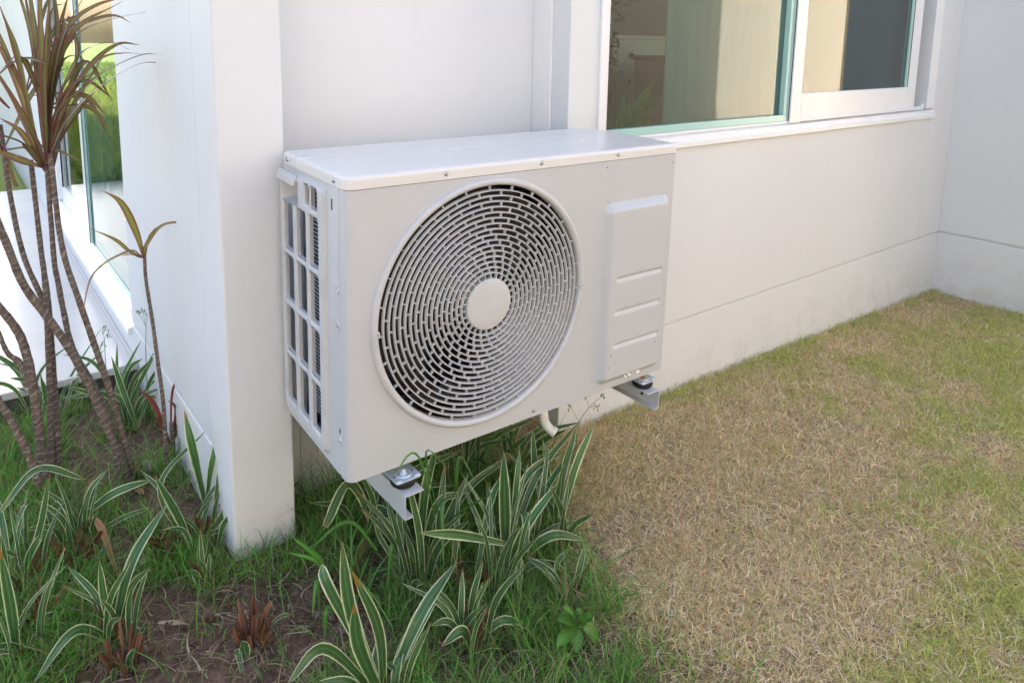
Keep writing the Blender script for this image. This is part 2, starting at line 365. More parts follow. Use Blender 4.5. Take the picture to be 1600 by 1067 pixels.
# recess back
mb.box(XC1 - .001, XP + .13, YR, YR + .1, zb, H)
wall = hp(mb.build('wall', M_wall, house, bevel=.0025))
mb = MB()   # corner pillar and its return along the left side
mb.box(XC0, XC1, YF, YR - .001, zb, H)
hp(mb.build('corner_pillar', M_wall, house, bevel=.005, segs=3))
mb = MB()
mb.box(XC0 + .0006, XC1 - .01, YR, LY0, zb, ZG - g); mb.box(XC0 + gd, XC1 - .01, YR, LY0 - .002, ZG - g, ZG + g); mb.box(XC0 + .0006, XC1 - .01, YR, LY0, ZG + g, H)
mb.box(XC0 + .0006, XC1 - .01, LY0, LY1, zb, LZ0 - .002); mb.box(XC0 + .0006, XC1 - .01, LY0, LY1, LZ1, H); mb.box(XC0 + .0006, XC1 - .01, LY1, 10.5, zb, H)
hp(mb.build('side_wall', M_wall, house, bevel=.003))
mb = MB()   # wall projecting at the right, and the front beyond it
ye = -.20
mb.box(XR, XR + .2, ye, YF + .14, zb, ZG - g); mb.box(XR + gd, XR + .2, ye, YF + .14, ZG - g, ZG + g); mb.box(XR, XR + .2, ye, YF + .14, ZG + g, H)
mb.box(XR + .2, 3.9, ye + .0015, ye + .2, zb, H); mb.box(3.9, 5.6, ye + .0015, ye + .2, zb, .2); mb.box(3.9, 5.6, ye + .0015, ye + .2, 2.2, H); mb.box(5.6, 8.2, ye + .0015, ye + .2, zb, H); mb.box(8.0, 8.2, ye + .2, 10.5, zb, H); mb.box(XC0 + .2, 8.0, 10.3, 10.5, zb, H)  # unseen opening added in the front wall to brighten the room inside
hp(mb.build('projecting_wall', M_wall, house, bevel=.003))
mb = MB(); mb.box(XC0 - .1, 8.3, .6, 10.6, H, H + .25); hp(mb.build('roof', M_wall, house))
mb = MB()   # room behind the main window
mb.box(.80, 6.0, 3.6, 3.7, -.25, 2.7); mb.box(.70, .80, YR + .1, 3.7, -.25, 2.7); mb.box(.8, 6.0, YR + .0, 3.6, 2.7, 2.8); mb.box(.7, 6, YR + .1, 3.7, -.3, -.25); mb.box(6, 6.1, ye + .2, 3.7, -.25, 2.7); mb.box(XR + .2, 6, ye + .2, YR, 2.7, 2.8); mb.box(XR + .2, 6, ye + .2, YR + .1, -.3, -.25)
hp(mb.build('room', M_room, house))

# main window
win = hp(MB().add([(0, 0, 0)] * 0, []).box(W0, W1, YF + .012, YF + .075, WZ1 - .045, WZ1).box(W0, W0 + .03, YF - .008, YF + .075, WZ0, WZ1 - .045).box(W1 - .075, W1, YF - .008, YF + .075, WZ0 + .03, WZ1 - .045)
         .box(1.822, 1.885, YF - .004, YF + .07, WZ0 + .026, WZ1 - .045).build('window', M_frame, house, bevel=.002))
mb = MB()   # sill with stepped track
mb.prism([(YF - .016, WZ0 - .012), (YF - .016, WZ0 + .003), (YF - .006, WZ0 + .006), (YF - .006, WZ0 + .020), (YF + .012, WZ0 + .026), (YF + .075, WZ0 + .026), (YF + .075, WZ0 - .012)], 0, W0 + .0305, W1 + .012)
sill = mb.build('sill', M_frame, win, bevel=.0012)
mb = MB(); mb.box(W0 + .03, 1.822, YF + .004, YF + .03, WZ0 + .026, WZ0 + .034); mb.build('frame', M_frame, win, bevel=.001)
mb = MB(); zz = WZ0 + .034
mb.box(W0 + .03, 1.821, YF + .006, YF + .026, zz, zz + .022); mb.box(1.796, 1.821, YF + .007, YF + .027, zz + .022, WZ1 - .045)
mb.build('glazing_bead', M_gedge, win, bevel=.002)
mb = MB(); mb.box(W0 + .03, 1.815, YF + .027, YF + .033, zz + .0, WZ1 - .045); mb.build('pane', M_glass, win)
mb = MB(); mb.box(1.8208, 1.8222, YF + .001, YF + .004, zz, WZ1 - .045); mb.build('gasket', M_gasket, win)
# sliding sash
mb = MB(); s0, s1, sz0 = 1.887, 2.80, WZ0 + .031
mb.box(s0 + .0, s0 + .012, YF + .004, YF + .032, sz0, WZ1 - .045); mb.box(s1 - .085, s1, YF + .004, YF + .032, sz0, WZ1 - .045); mb.box(s0 + .012, s1 - .085, YF + .004, YF + .032, sz0, sz0 + .097)
mb.box(s0, s1 + .06, YF - .002, YF + .003, sz0 - .003, sz0 + .012)
sash = mb.build('sash', M_frame, win, bevel=.002)
mb = MB(); mb.box(s0 + .012, s1 - .085, YF + .012, YF + .018, sz0 + .097, WZ1 - .045); mb.build('pane', M_glass, win)
mb = MB(); mb.box(s1 - .100, s1 - .0855, YF + .006, YF + .011, sz0 + .0975, WZ1 - .045); mb.build('glazing_bead', M_gedge, win)
mb = MB(); mb.box(s1 - .0855, s1 - .083, YF + .002, YF + .0038, sz0 + .0975, WZ1 - .045); mb.build('gasket', M_gasket, win)
mb = MB(); mb.box(2.845, 2.862, YF - .01, YF + .0, sz0 - .002, sz0 + .022); mb.build('roller_stop', M_frame, win, bevel=.002)
mb = MB(); mb.box(W0 + .03, W1 - .02, YF + .06, YF + .076, WZ0 - .0, WZ0 + .027); mb.build('track', M_frame, win)

# left window (in the side wall)
xw = XC0 + .035
lw = MB(); lw.box(xw - .012, xw + .06, LY1 - .09, LY1, LZ0 + .04, LZ1); lw.box(xw - .008, xw + .055, 2.20, 2.275, LZ0 + .04, LZ1)
lwin = hp(lw.build('window', M_frame, house, bevel=.002))
mb = MB(); mb.prism([(XC0 - .012, LZ0 - .02), (XC0 - .012, LZ0), (xw - .02, LZ0 + .008), (xw - .02, LZ0 + .028), (xw, LZ0 + .034), (xw + .06, LZ0 + .034), (xw + .06, LZ0 - .02)], 1, LY0 + .004, LY1 + .01)
for i, v in enumerate(mb.v): mb.v[i] = (v[0], v[1], v[2])
mb.build('sill', M_frame, lwin, bevel=.001)
mb = MB(); mb.box(xw + .0, xw + .006, LY0 - .05, 2.199, LZ0 + .034, LZ1); mb.build('pane', M_glass, lwin)
mb = MB(); mb.box(xw - .006, xw - .001, 2.170, 2.1995, LZ0 + .034, LZ1); mb.box(xw - .006, xw - .001, LY0, 2.17, LZ0 + .034, LZ0 + .05); mb.build('glazing_bead', M_gedge, lwin)
mb = MB(); mb.box(xw + .004, xw + .03, 2.276, LY1 - .09, LZ0 + .034, LZ0 + .125); mb.box(xw + .004, xw + .03, LY1 - .19, LY1 - .0905, LZ0 + .125, LZ1); mb.box(xw + .004, xw + .03, 2.276, 2.30, LZ0 + .125, LZ1)
mb.build('sash', M_frame, lwin, bevel=.002)
mb = MB(); mb.box(xw + .012, xw + .018, 2.30, LY1 - .19, LZ0 + .125, LZ1); mb.build('pane', M_glass, lwin)
mb = MB(); mb.box(xw - .002, xw + .0035, LY1 - .200, LY1 - .191, LZ0 + .125, LZ1); mb.box(xw - .0095, xw - .0085, 2.192, 2.1995, LZ0 + .04, LZ1); mb.build('gasket', M_gasket, lwin)
mb = MB()   # room and folded curtain behind the left window
mb.box(XC0 + .15, .68, LY0 - .3, LY0 - .25, -.3, 2.7); mb.box(.66, .69, LY0 - .25, 5, -.3, 2.7); mb.box(XC0 + .1, .66, LY0 - .25, 5, -.35, -.3)
hp(mb.build('room', M_room, house))

# conduit cover in the recess corner
cc = MB()
cc.prism([(YF + .062, 0), (YF + .062, 0), (YF + .14, 0)], 0, 0, 0) if False else None
cv = MB(); cv.box(XP - .007, XP - .0003, YF + .066, YR - .0005, -.36, 2.6); cvo = cv.build('pipe_cover', M_pvc, bevel=.002, segs=2)
setp(cvo, 'white plastic pipe cover running up the recess beside the window pier', 'pipe cover')
rib = MB(); rib.box(XP - .0082, XP - .0071, YF + .100, YF + .1015, -.36, 2.6); rib.build('lid_seam', M_pvc, cvo)

# ------------------------------------------------------------------ neighbour's house opposite
nb = thing('neighbouring_house', "cream rendered neighbouring house opposite, seen only as a reflection in the window glass", 'house', (4, -3.6, -.3))
mb = MB(); mb.box(-6, 6.2, -4.0, -3.6, -.7, 2.2); mb.box(6.2, 16, -4.3, -3.6, -.7, 4.6); mb.box(-6, 15, -3.6, -3.585, -.7, .0)
o = mb.build('wall', M_neigh, nb); o.matrix_parent_inverse = Matrix.Translation(nb.location).inverted()
mb = MB(); mb.box(8.6, 8.68, -3.598, -3.57, .02, 2.3); mb.box(9.7, 9.78, -3.598, -3.57, .02, 2.3)
o = mb.build('trim', M_neigh, nb); o.matrix_parent_inverse = Matrix.Translation(nb.location).inverted()

# ------------------------------------------------------------------ ground, terrace
nx, ny = 300, 240
xs = np.concatenate([np.linspace(-60, -2.2, 20)[:-1], np.linspace(-2.2, 4.2, nx), np.linspace(4.2, 60, 20)[1:]])
ys = np.concatenate([np.linspace(-60, -1.8, 20)[:-1], np.linspace(-1.8, 1.3, ny), np.linspace(1.3, 80, 40)[1:]])
from mathutils import noise as mn
gv = []
for y in ys:
    for x in xs:
        z = zg(x, y) + .010 * mn.noise(Vector((x * 6, y * 6, 0))) + .005 * mn.noise(Vector((x * 24, y * 24, 3)))
        if x < .5 and y < .4 and x > -2: z += .006 * mn.noise(Vector((x * 60, y * 60, 8)))
        gv.append((x, y, z))
nX = len(xs); gf = [(j * nX + i, j * nX + i + 1, (j + 1) * nX + i + 1, (j + 1) * nX + i) for j in range(len(ys) - 1) for i in range(nX - 1)]
mb = MB().add(gv, gf); setp(mb.build('ground', M_soil, smooth=0), kind='structure')
mb = MB(); mb.box(-5, XC0 + .0004, 1.20, 4.23, -.222, -.20); ter = mb.build('terrace', M_tile, bevel=.003); setp(ter, kind='structure')
mb = MB(); mb.box(-5, XC0 + .0004, 1.225, 4.2, -.6, -.2225); setp(mb.build('terrace_base', M_darkcon), kind='structure')

# ------------------------------------------------------------------ grass blades (thousands, one object per kind)
def blades(name, P, L, Wd, lean, col, label, seg=3, az=None, droop=.5, curl=.35):
    """P (n,3) roots, arrays of length, width, lean angle; writes one mesh of curved blades"""
    n = len(P); az = RNG.uniform(0, 2 * PI, n) if az is None else az
    kc = RNG.normal(0, curl, n); d = np.stack([np.cos(az), np.sin(az), np.zeros(n)], 1); s = np.stack([-np.sin(az + RNG.normal(0, .6, n)), np.cos(az + RNG.normal(0, .6, n)), RNG.normal(0, .25, n)], 1)
    rows = []; pos = P.copy(); ang = lean.copy()
    for i in range(seg + 1):
        t = i / seg; w_ = Wd * (1 - t ** 1.6) * .5
        if i < seg: rows += [pos - s * w_[:, None], pos + s * w_[:, None]]
        else: rows += [pos]
        pos = pos + (d * np.sin(ang)[:, None] + np.array([0, 0, 1.]) * np.cos(ang)[:, None]) * (L / seg)[:, None]
        ang = ang + droop * RNG.uniform(.2, 1.3, n); az = az + kc; d = np.stack([np.cos(az), np.sin(az), np.zeros(n)], 1)
    k = len(rows); V = np.stack(rows, 1).reshape(-1, 3)
    loops = []; tot = []
    base = np.arange(n)[:, None] * k
    F = []; 
    for i in range(seg - 1): F.append(base + np.array([2 * i, 2 * i + 1, 2 * i + 3, 2 * i + 2]))
    tip = base + np.array([2 * seg - 2, 2 * seg - 1, 2 * seg])
    L4 = np.concatenate(F, 1).reshape(-1) if F else np.zeros(0, int)
    li = np.concatenate([L4, tip.reshape(-1)]).astype(np.int32); n4 = len(L4) // 4; n3 = n
    st = np.concatenate([np.arange(n4) * 4, n4 * 4 + np.arange(n3) * 3]).astype(np.int32)
    me = bpy.data.meshes.new(name); me.vertices.add(len(V)); me.vertices.foreach_set('co', V.astype(np.float32).ravel())
    me.loops.add(len(li)); me.loops.foreach_set('vertex_index', li); me.polygons.add(n4 + n3); me.polygons.foreach_set('loop_start', st)
    me.polygons.foreach_set('use_smooth', np.ones(n4 + n3, dtype=bool)); me.update(calc_edges=True)
    ca = me.color_attributes.new('tint', 'FLOAT_COLOR', 'POINT'); cc = np.ones((len(V), 4), dtype=np.float32); cc[:, :3] = np.repeat(col, k, 0); ca.data.foreach_set('color', cc.ravel())
    me.materials.append(M_grass); o = bpy.data.objects.new(name, me); C.objects.link(o); setp(o, label, 'grass', kind='stuff'); return o

def fbm(x, y, s, seed):
    """cheap smooth value noise, 0..1"""
    r = np.random.default_rng(seed); T = r.random((64, 64)); out = np.zeros_like(x); a = .5; tot = 0
    for o_ in range(3):
        u, v = x * s * 2 ** o_, y * s * 2 ** o_; i, j = np.floor(u).astype(int), np.floor(v).astype(int); fu, fv = u - i, v - j; fu, fv = fu * fu * (3 - 2 * fu), fv * fv * (3 - 2 * fv)
        q = T[i % 64, j % 64] * (1 - fu) * (1 - fv) + T[(i + 1) % 64, j % 64] * fu * (1 - fv) + T[i % 64, (j + 1) % 64] * (1 - fu) * fv + T[(i + 1) % 64, (j + 1) % 64] * fu * fv
        out += a * q; tot += a; a *= .5
    return out / tot
def zgv(x, y): return -.298 - .033 * np.clip(x, 0, 4) + np.where((x < XC0) & (y > .3), np.minimum(.03, (y - .3) * .03), 0)
def edge_x(y): return .50 + .12 * np.sin(y * 5) - .12 * y      # where the bed ends and the lawn begins
# lawn
n = 480000
x = RNG.uniform(.2, 3.19, n); y = RNG.uniform(-1.15, .305, n)
dens = fbm(x, y, 9, 5)
keep = (x > edge_x(y) + RNG.normal(0, .07, n)) & (RNG.random(n) < .15 + 1.4 * dens)
# nearest, outside the frame, is left bare
x, y = x[keep], y[keep]; n = len(x)
patch = .5 + 1.35 * (fbm(x, y, 1.3, 21) * .35 + fbm(x, y, 4.5, 9) * .35 + fbm(x, y, 14, 31) * .30 - .5)
# greener towards the near right, along the walls and next to the bed; dry in the middle
green = 1.9 * (patch - .5) + .30 * np.clip((x - 1.3 + (-.15 - y) * 1.3) / 1.0, -.6, 1) * (y < .1) + .20 * np.exp(-((YF - y) / .07) ** 2) + .22 * np.exp(-((x - edge_x(y)) / .12) ** 2) - .10 * (x > 2.3)
green -= .28 * np.exp(-(((x - 1.35) / .7) ** 2 + ((y - .0) / .22) ** 2))
pg = np.clip(.25 + 1.5 * green, .09, .80); isg = RNG.random(n) < pg
mixr = RNG.random((n, 1))
straw = np.where(mixr < .45, np.array([[.86, .67, .42]]), np.where(mixr < .70, np.array([[.62, .42, .25]]), np.array([[.94, .84, .60]])))
grn = np.array([[.40, .50, .11]]) * (1 - mixr) + np.array([[.72, .70, .26]]) * mixr
col = np.where(isg[:, None], grn, straw) * RNG.uniform(.65, 1.25, (n, 1))
L = np.where(isg, RNG.uniform(.018, .042, n), RNG.uniform(.014, .036, n)) * (1 + .5 * np.exp(-((YF - y) / .05) ** 2)); Wd = RNG.uniform(.0008, .0018, n) * (1 + .15 * x)
lean = np.abs(RNG.normal(1.12, .35, n)); lean = np.where(isg, lean * .8, lean)
P = np.stack([x, y, zgv(x, y) + RNG.uniform(-.004, .01, n)], 1)
# long loose straws on top
nx_ = 34000; xx = RNG.uniform(.35, 3.15, nx_); yy = RNG.uniform(-1.1, .29, nx_); kk = (xx > edge_x(yy)) & (RNG.random(nx_) < fbm(xx, yy, 11, 77) * 1.5 - .25); xx, yy = xx[kk], yy[kk]; nx_ = len(xx)
mm = RNG.random((nx_, 1)); cx_ = np.where(mm < .6, np.array([[.88, .80, .60]]), np.where(mm < .8, np.array([[.60, .46, .28]]), np.array([[.50, .60, .20]]))) * RNG.uniform(.75, 1.05, (nx_, 1))
P = np.concatenate([P, np.stack([xx, yy, zgv(xx, yy) + RNG.uniform(.006, .02, nx_)], 1)]); L = np.concatenate([L, RNG.uniform(.025, .06, nx_)]); Wd = np.concatenate([Wd, RNG.uniform(.0009, .0017, nx_)]); lean = np.concatenate([lean, RNG.uniform(.7, 1.6, nx_)]); col = np.concatenate([col, cx_])
blades('lawn_grass', P, L, Wd, lean, col, 'short dry lawn grass with green patches covering the ground beside the wall', curl=.5)
# bed: finer, longer, greener blades in tufts
def bed(n, x0, x1, y0, y1, name, label, Lr, cover, seed, dens_lim=.5, flt=None, wr=(.0014, .0030)):
    x = RNG.uniform(x0, x1, n); y = RNG.uniform(y0, y1, n); d = fbm(x, y, 7, seed); k = RNG.random(n) < np.clip((d - dens_lim) * 6 + cover, .03, 1)
    if flt is not None: k &= flt(x, y)
    x, y, d = x[k], y[k], d[k]; n = len(x); m = RNG.random((n, 1))
    c = np.where(m < .72, np.array([[.12, .27, .055]]) * (1 + m), np.where(m < .88, np.array([[.19, .22, .07]]), np.array([[.36, .29, .19]]))) * RNG.uniform(.65, 1.25, (n, 1))
    P = np.stack([x, y, zgv(x, y) - .003], 1)
    return blades(name, P, RNG.uniform(*Lr, n), RNG.uniform(*wr, n), np.abs(RNG.normal(.45, .35, n)), c, label, seg=4, droop=.35)
inbed = lambda x, y: (~((x > XC0 - .012) & (y > YF - .012) & (x < XC1 + .012))) & (RNG.random(len(x)) > .75 * np.exp(-(np.hypot(np.maximum(np.abs(x - (XC0 + XC1) / 2) - .064, 0), np.minimum(y - YF, 0)) / .05) ** 2)) & (x < edge_x(y) - .09 + .16 * RNG.random(len(x)) ** 2)
bare = lambda x, y: 1 - .5 * np.exp(-(((x + .06) / .10) ** 2 + ((y - .12) / .07) ** 2))     # bare soil in front of the pillar
f1 = lambda x, y: inbed(x, y) & (RNG.random(len(x)) < bare(x, y))
bed(70000, -.75, .62, -.5, YF + .13, 'bed_grass', 'loose green grass growing between the striped plants', (.025, .11), .45, 3, .5, f1)
bed(22000, -.9, XC0 - .005, YF, 1.19, 'bed_grass', 'denser long grass between the ringed stems and the terrace', (.04, .13), .5, 14, .45)
bed(7000, .03, .75, -.25, YR - .01, 'bed_grass', 'tall thin grass under the cooling unit', (.08, .24), .3, 8, .5, lambda x, y: (x > XC1 + .006) & (x < XP - .06) & (x < edge_x(y) + .05))
# far grass beyond the terrace
n = 60000; x = -RNG.uniform(.11, 1, n) ** 1 * 3.2; x = np.minimum(x, -.12); y = 4.25 + RNG.random(n) ** 1.5 * 9
m = RNG.random((n, 1)); c = (np.array([[.16, .26, .04]]) * (1 - m) + np.array([[.42, .42, .10]]) * m) * RNG.uniform(.7, 1.3, (n, 1))
blades('far_grass', np.stack([x, y, zgv(x, y)], 1), RNG.uniform(.08, .28, n), RNG.uniform(.006, .014, n), np.abs(RNG.normal(.3, .3, n)), c, 'bright tall grass beyond the pale terrace')
n = 30000; x = -RNG.uniform(.5, 14, n); y = RNG.uniform(4.3, 26, n); m = RNG.random((n, 1)); c = (np.array([[.12, .22, .05]]) * (1 - m) + np.array([[.3, .36, .10]]) * m)
blades('far_lawn', np.stack([x, y, zgv(x, y)], 1), RNG.uniform(.1, .2, n), RNG.uniform(.03, .08, n), np.abs(RNG.normal(.7, .3, n)), c, 'green lawn behind the house mirrored in the side window', seg=2)

# ------------------------------------------------------------------ the outdoor cooling unit
AW, AD, AH, AT = .80, .292, .5215, .5434
ac = thing('outdoor_cooling_unit', 'off-white outdoor air conditioner unit with round fan grille, hung on brackets at the recess', 'air conditioner', (0, 0, 0))
ac.rotation_mode = 'QUATERNION'
ac.rotation_quaternion = (Matrix.Rotation(-.0115, 3, 'Z') @ Matrix.Rotation(.0189, 3, 'X') @ Matrix.Rotation(-.0139, 3, 'Z')).to_quaternion()
FX, FZ, FR = .2844, .2723, .244
# casing: front sheet as a fine relief with the fan opening, pressed service panel on the right
def rrect_d(x, z, x0, x1, z0, z1, r):
    cx, cz, hx, hz = (x0 + x1) / 2, (z0 + z1) / 2, (x1 - x0) / 2 - r, (z1 - z0) / 2 - r
    qx, qz = np.abs(x - cx) - hx, np.abs(z - cz) - hz
    return np.hypot(np.maximum(qx, 0), np.maximum(qz, 0)) + np.minimum(np.maximum(qx, qz), 0) - r
sm = lambda t: t * t * (3 - 2 * t)
RC = .016
gx = np.concatenate([np.linspace(RC, .545, 190), np.linspace(.545, AW - .006, 130)[1:]]); gz = np.linspace(.0, AH - .0012, 262)
X, Z = np.meshgrid(gx, gz); 
tt = np.clip(-rrect_d(X, Z, .582, .781, .016, .428, .02) / .016, 0, 1); Yv = -.014 * (tt * .5 + sm(tt) * .5)
for zc in (.2585, .183, .1055):
    d = np.hypot(np.maximum(np.abs(X - .688) - .067, 0), Z - zc); Yv += .0048 * np.exp(-(d / .0042) ** 2)
# shallow pressed dish round the fan
rr_ = np.hypot(X - FX, Z - FZ); 
# lower return
keepm = rr_ > FR - .010
nzx = len(gx); idx = np.arange(X.size).reshape(X.shape); V = np.stack([X.ravel(), Yv.ravel(), Z.ravel()], 1)
fm = (keepm[:-1, :-1] & keepm[1:, :-1] & keepm[:-1, 1:] & keepm[1:, 1:])
F = np.stack([idx[:-1, :-1][fm], idx[:-1, 1:][fm], idx[1:, 1:][fm], idx[1:, :-1][fm]], 1)
mb = MB(); mb.add([tuple(v) for v in V], [tuple(int(i) for i in f) for f in F])
# rounded left corner running into the side strip
arc = [(RC - RC * math.sin(a), RC - RC * math.cos(a)) for a in np.linspace(0, PI / 2, 9)]
strip = arc + [(0, .030), (.0016, .0345), (0, .039), (0, .078)]
vs = [(p[0], p[1], z) for z in (0, AH - .0012) for p in strip]; m = len(strip)
mb.add(vs, [(i, i + 1, m + i + 1, m + i) for i in range(m - 1)])
# right side sheet, right front radius
arc = [(AW - .006 + .006 * math.sin(a), .006 - .006 * math.cos(a)) for a in np.linspace(0, PI / 2, 5)] + [(AW, AD)]
vs = [(p[0], p[1], z) for z in (0, AH - .0012) for p in arc]; m = len(arc); mb.add(vs, [(i, i + 1, m + i + 1, m + i) for i in range(m - 1)])
# inward hem along the bottom
arc0 = [(RC, 0)] + [(RC - RC * math.sin(a), RC - RC * math.cos(a)) for a in np.linspace(0, PI / 2, 9)] + [(0, .078)]
vsx = [(.0008, .078, .505), (.0008, AD, .505), (.0008, AD, AH - .0012), (.0008, .078, AH - .0012)]; mb.add(vsx, [(0, 1, 2, 3)]); mb.add([(.0008, .078, 0), (.0008, AD, 0), (.0008, AD, .02), (.0008, .078, .02)], [(0, 1, 2, 3)])
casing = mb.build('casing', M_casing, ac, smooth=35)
mb = MB(); mb.box(.004, AW - .002, .0135, AD - .002, .0005, .0035); mb.box(.02, AW - .01, .002, .0135, .0007, .003); mb.build('base_pan', M_casing, ac)
mb = MB(); mb.box(.24, AW - .001, AD - .003, AD, .004, AH - .002); mb.build('back_panel', M_casing, ac)
# tiny holes, slots and dimples in the sheet
for hx, hz in ((.583, .507), (.590, .432), (.786, .5), (.604, .06), (.752, .085), (.61, .088)): MB().lathe([(.0016, -.0006 if hz > .4 else -.0146), (.0012, -.0002 if hz > .4 else -.0142)], (hx, 0, hz), 1, 10).build('pressed_hole', M_hole, ac)
MB().box(-.0006, .0004, .055, .0585, .478, .497).build('slot', M_hole, ac); MB().box(-.0006, .0004, .0335, .0355, .08, .088).build('slot', M_hole, ac)
for hy, hz in ((.038, .344), (.036, .279), (.034, .066)): MB().lathe([(.0085, .0002), (.0076, -.0016), (.0050, -.0016), (.0040, .0002)], (0, hy, hz), 0, 16).build('dimple', M_casing, ac, smooth=40)
for hy, hz in ((.036, .279), (.034, .066)):
    MB().lathe([(.0036, -.0004), (.0016, -.0022)], (0, hy + .0006, hz), 0, 12).build('screw', M_screw, ac, smooth=30)
# clip with printed film at the bottom of the service panel
mb = MB(); Mx = Matrix.Translation((.664, -.0035, .0245)) @ Matrix.Rotation(-.9, 4, 'X')
mb.box(0, .005, -.0006, .0006, -.009, .009, Mx); mb.box(.011, .020, -.0006, .0006, -.008, .007, Mx); mb.box(.025, .033, -.0008, .0006, -.004, .004, Mx); mb.box(.037, .048, -.0006, .0006, -.008, .007, Mx)
mb.build('clear_sticker', M_frame, ac)

# top cover: pressed lid with rounded vertical corners and soft upper edge
def rr_outline(x0, x1, y0, y1, r, n=10):
    out = []
    for cx, cy, a in ((x1 - r[1], y0 + r[1], -PI / 2), (x1 - r[2], y1 - r[2], 0), (x0 + r[3], y1 - r[3], PI / 2), (x0 + r[0], y0 + r[0], PI)):
        R_ = {-PI / 2: r[1], 0: r[2], PI / 2: r[3], PI: r[0]}[a]
        out += [(cx + R_ * math.cos(a + PI / 2 * k / n), cy + R_ * math.sin(a + PI / 2 * k / n)) for k in range(n + 1)]
    return out
mb = MB(); rings = []
for ins, z in [(.0, AH), (.0, AT - .0075)] + [(.0075 * (1 - math.cos(a)), AT - .0075 + .0075 * math.sin(a)) for a in np.linspace(.2, PI / 2, 6)] + [(.02, AT), (.05, AT + .0002)]:
    rings.append([(p[0], p[1], z) for p in rr_outline(-.0015 + ins, AW + .0015 - ins, -.0015 + ins, AD + .002 - ins, [max(.004, .0185 - ins), max(.003, .008 - ins), max(.003, .006 - ins), max(.003, .014 - ins)])])
vs = [v for r in rings for v in r]; m = len(rings[0])
fs = [(i * m + k, i * m + (k + 1) % m, (i + 1) * m + (k + 1) % m, (i + 1) * m + k) for i in range(len(rings) - 1) for k in range(m)] + [tuple((len(rings) - 1) * m + k for k in range(m))]
mb.add(vs, fs); mb.add([(x, y, AH) for x, y in rr_outline(.0, AW, .0, AD, [.0175, .007, .005, .013])][::-1], [tuple(range(44))])
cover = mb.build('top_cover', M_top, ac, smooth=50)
mb = MB()   # dark joint line under the lid
mb.add([v for z in (AH - .0014, AH) for v in [(p[0], p[1], z) for p in rr_outline(.0008, AW - .0008, .0008, AD - .001, [.0172, .006, .005, .013])]], [(i, (i + 1) % 44, 44 + (i + 1) % 44, 44 + i) for i in range(44)])
mb.build('joint_seam', M_hole, ac)
def screw(c, ax, sgn):
    mb = MB(); mb.lathe([(.0045, 0), (.0044, sgn * .001), (.0034, sgn * .0024), (.0018, sgn * .0031), (.0016, sgn * .0022)], c, ax, 18); o = mb.build('screw', M_screw, cover, smooth=40); return o
for sx in (.188, .404, .612): screw((sx, -.0015, .5325), 1, -1)
for sy in (.262, .043): screw((-.0015, sy, .5315), 0, -1)

# fan grille
gr = MB()
prof = [(FR - .0145, .010), (FR - .0145, -.004), (FR - .0125, -.0075), (FR - .0085, -.0095), (FR - .0045, -.0085), (FR - .0018, -.005), (FR - .0008, .0008)]
gr.lathe(prof, (FX, 0, FZ), 1, 160, cap=False)
grille = gr.build('fan_grille', M_plastic, ac, smooth=50)
rh, ro, nr = .0505, FR - .0145, 17
pit = (ro - rh) / nr; rg = MB()
def dome(r): return -.0045 - .0035 * math.cos(min(1, (r - rh) / (ro - rh)) * PI / 2)
for k in range(1, nr):
    r = rh + pit * k; d = dome(r)
    rg.lathe([(r - .0014, d + .0078), (r - .0011, d + .0008), (r - .0005, d), (r + .0005, d), (r + .0011, d + .0008), (r + .0014, d + .0078)], (FX, 0, FZ), 1, 120, cap=False)
rg.build('guard_rings', M_plastic, grille, smooth=35)
rb = MB()
ph = 0
for k in range(nr):
    r0, r1 = rh + pit * k + (.0 if k == 0 else .001), rh + pit * (k + 1) - .001
    nrib = 27 if k > 3 else 26
    ph += (.5 if k > 9 else .36 if k > 5 else .22) + .03
    for j in range(nrib):
        a = 2 * PI * (j + ph) / nrib; ca_, sa_ = math.cos(a), math.sin(a); wd = .0008; d = dome(r0)
        P4 = [(FX + r * ca_ - s * wd * sa_, FZ + r * sa_ + s * wd * ca_) for r, s in ((r0, -1), (r1, -1), (r1, 1), (r0, 1))]
        rb.prism(P4, 1, d + .0012, d + .0075)
rb.build('guard_ribs', M_plastic, grille)
hb = MB(); hb.lathe([(rh + .0, .006), (rh + .0, -.0066), (rh - .0016, -.0090), (rh - .005, -.0100), (.03, -.0106), (.002, -.0108)], (FX, 0, FZ), 1, 72, cap=True)
hb.build('hub_cap', M_plastic, grille, smooth=30)
for lx, lz, an in ((.0505, .2665, PI), (.5195, .2645, 0)):
    MB().lathe([(.0030, .004), (.0030, -.0102), (.0055, -.0102), (.0062, -.008), (.0062, .001)], (lx, 0, lz), 1, 20, cap=False).build('screw_boss', M_plastic, grille, smooth=40)
for lx, lz in ((.0505, .2665), (.5195, .2645)): MB().lathe([(.0032, -.003), (.0015, -.0035)], (lx, 0, lz), 1, 14).build('screw', M_screw, grille)
bs = MB(); bs.lathe([(.0075, -.0003), (.006, .0018), (.0035, .0022)], (.408, 0, .0135), 1, 20); bs.build('pressed_hole', M_casing, ac, smooth=40)
bs = MB(); bs.lathe([(.004, -.0012), (.0022, -.0036), (.001, -.0036)], (.408, 0, .0135), 1, 16); bs.build('screw', M_screw, ac, smooth=30)

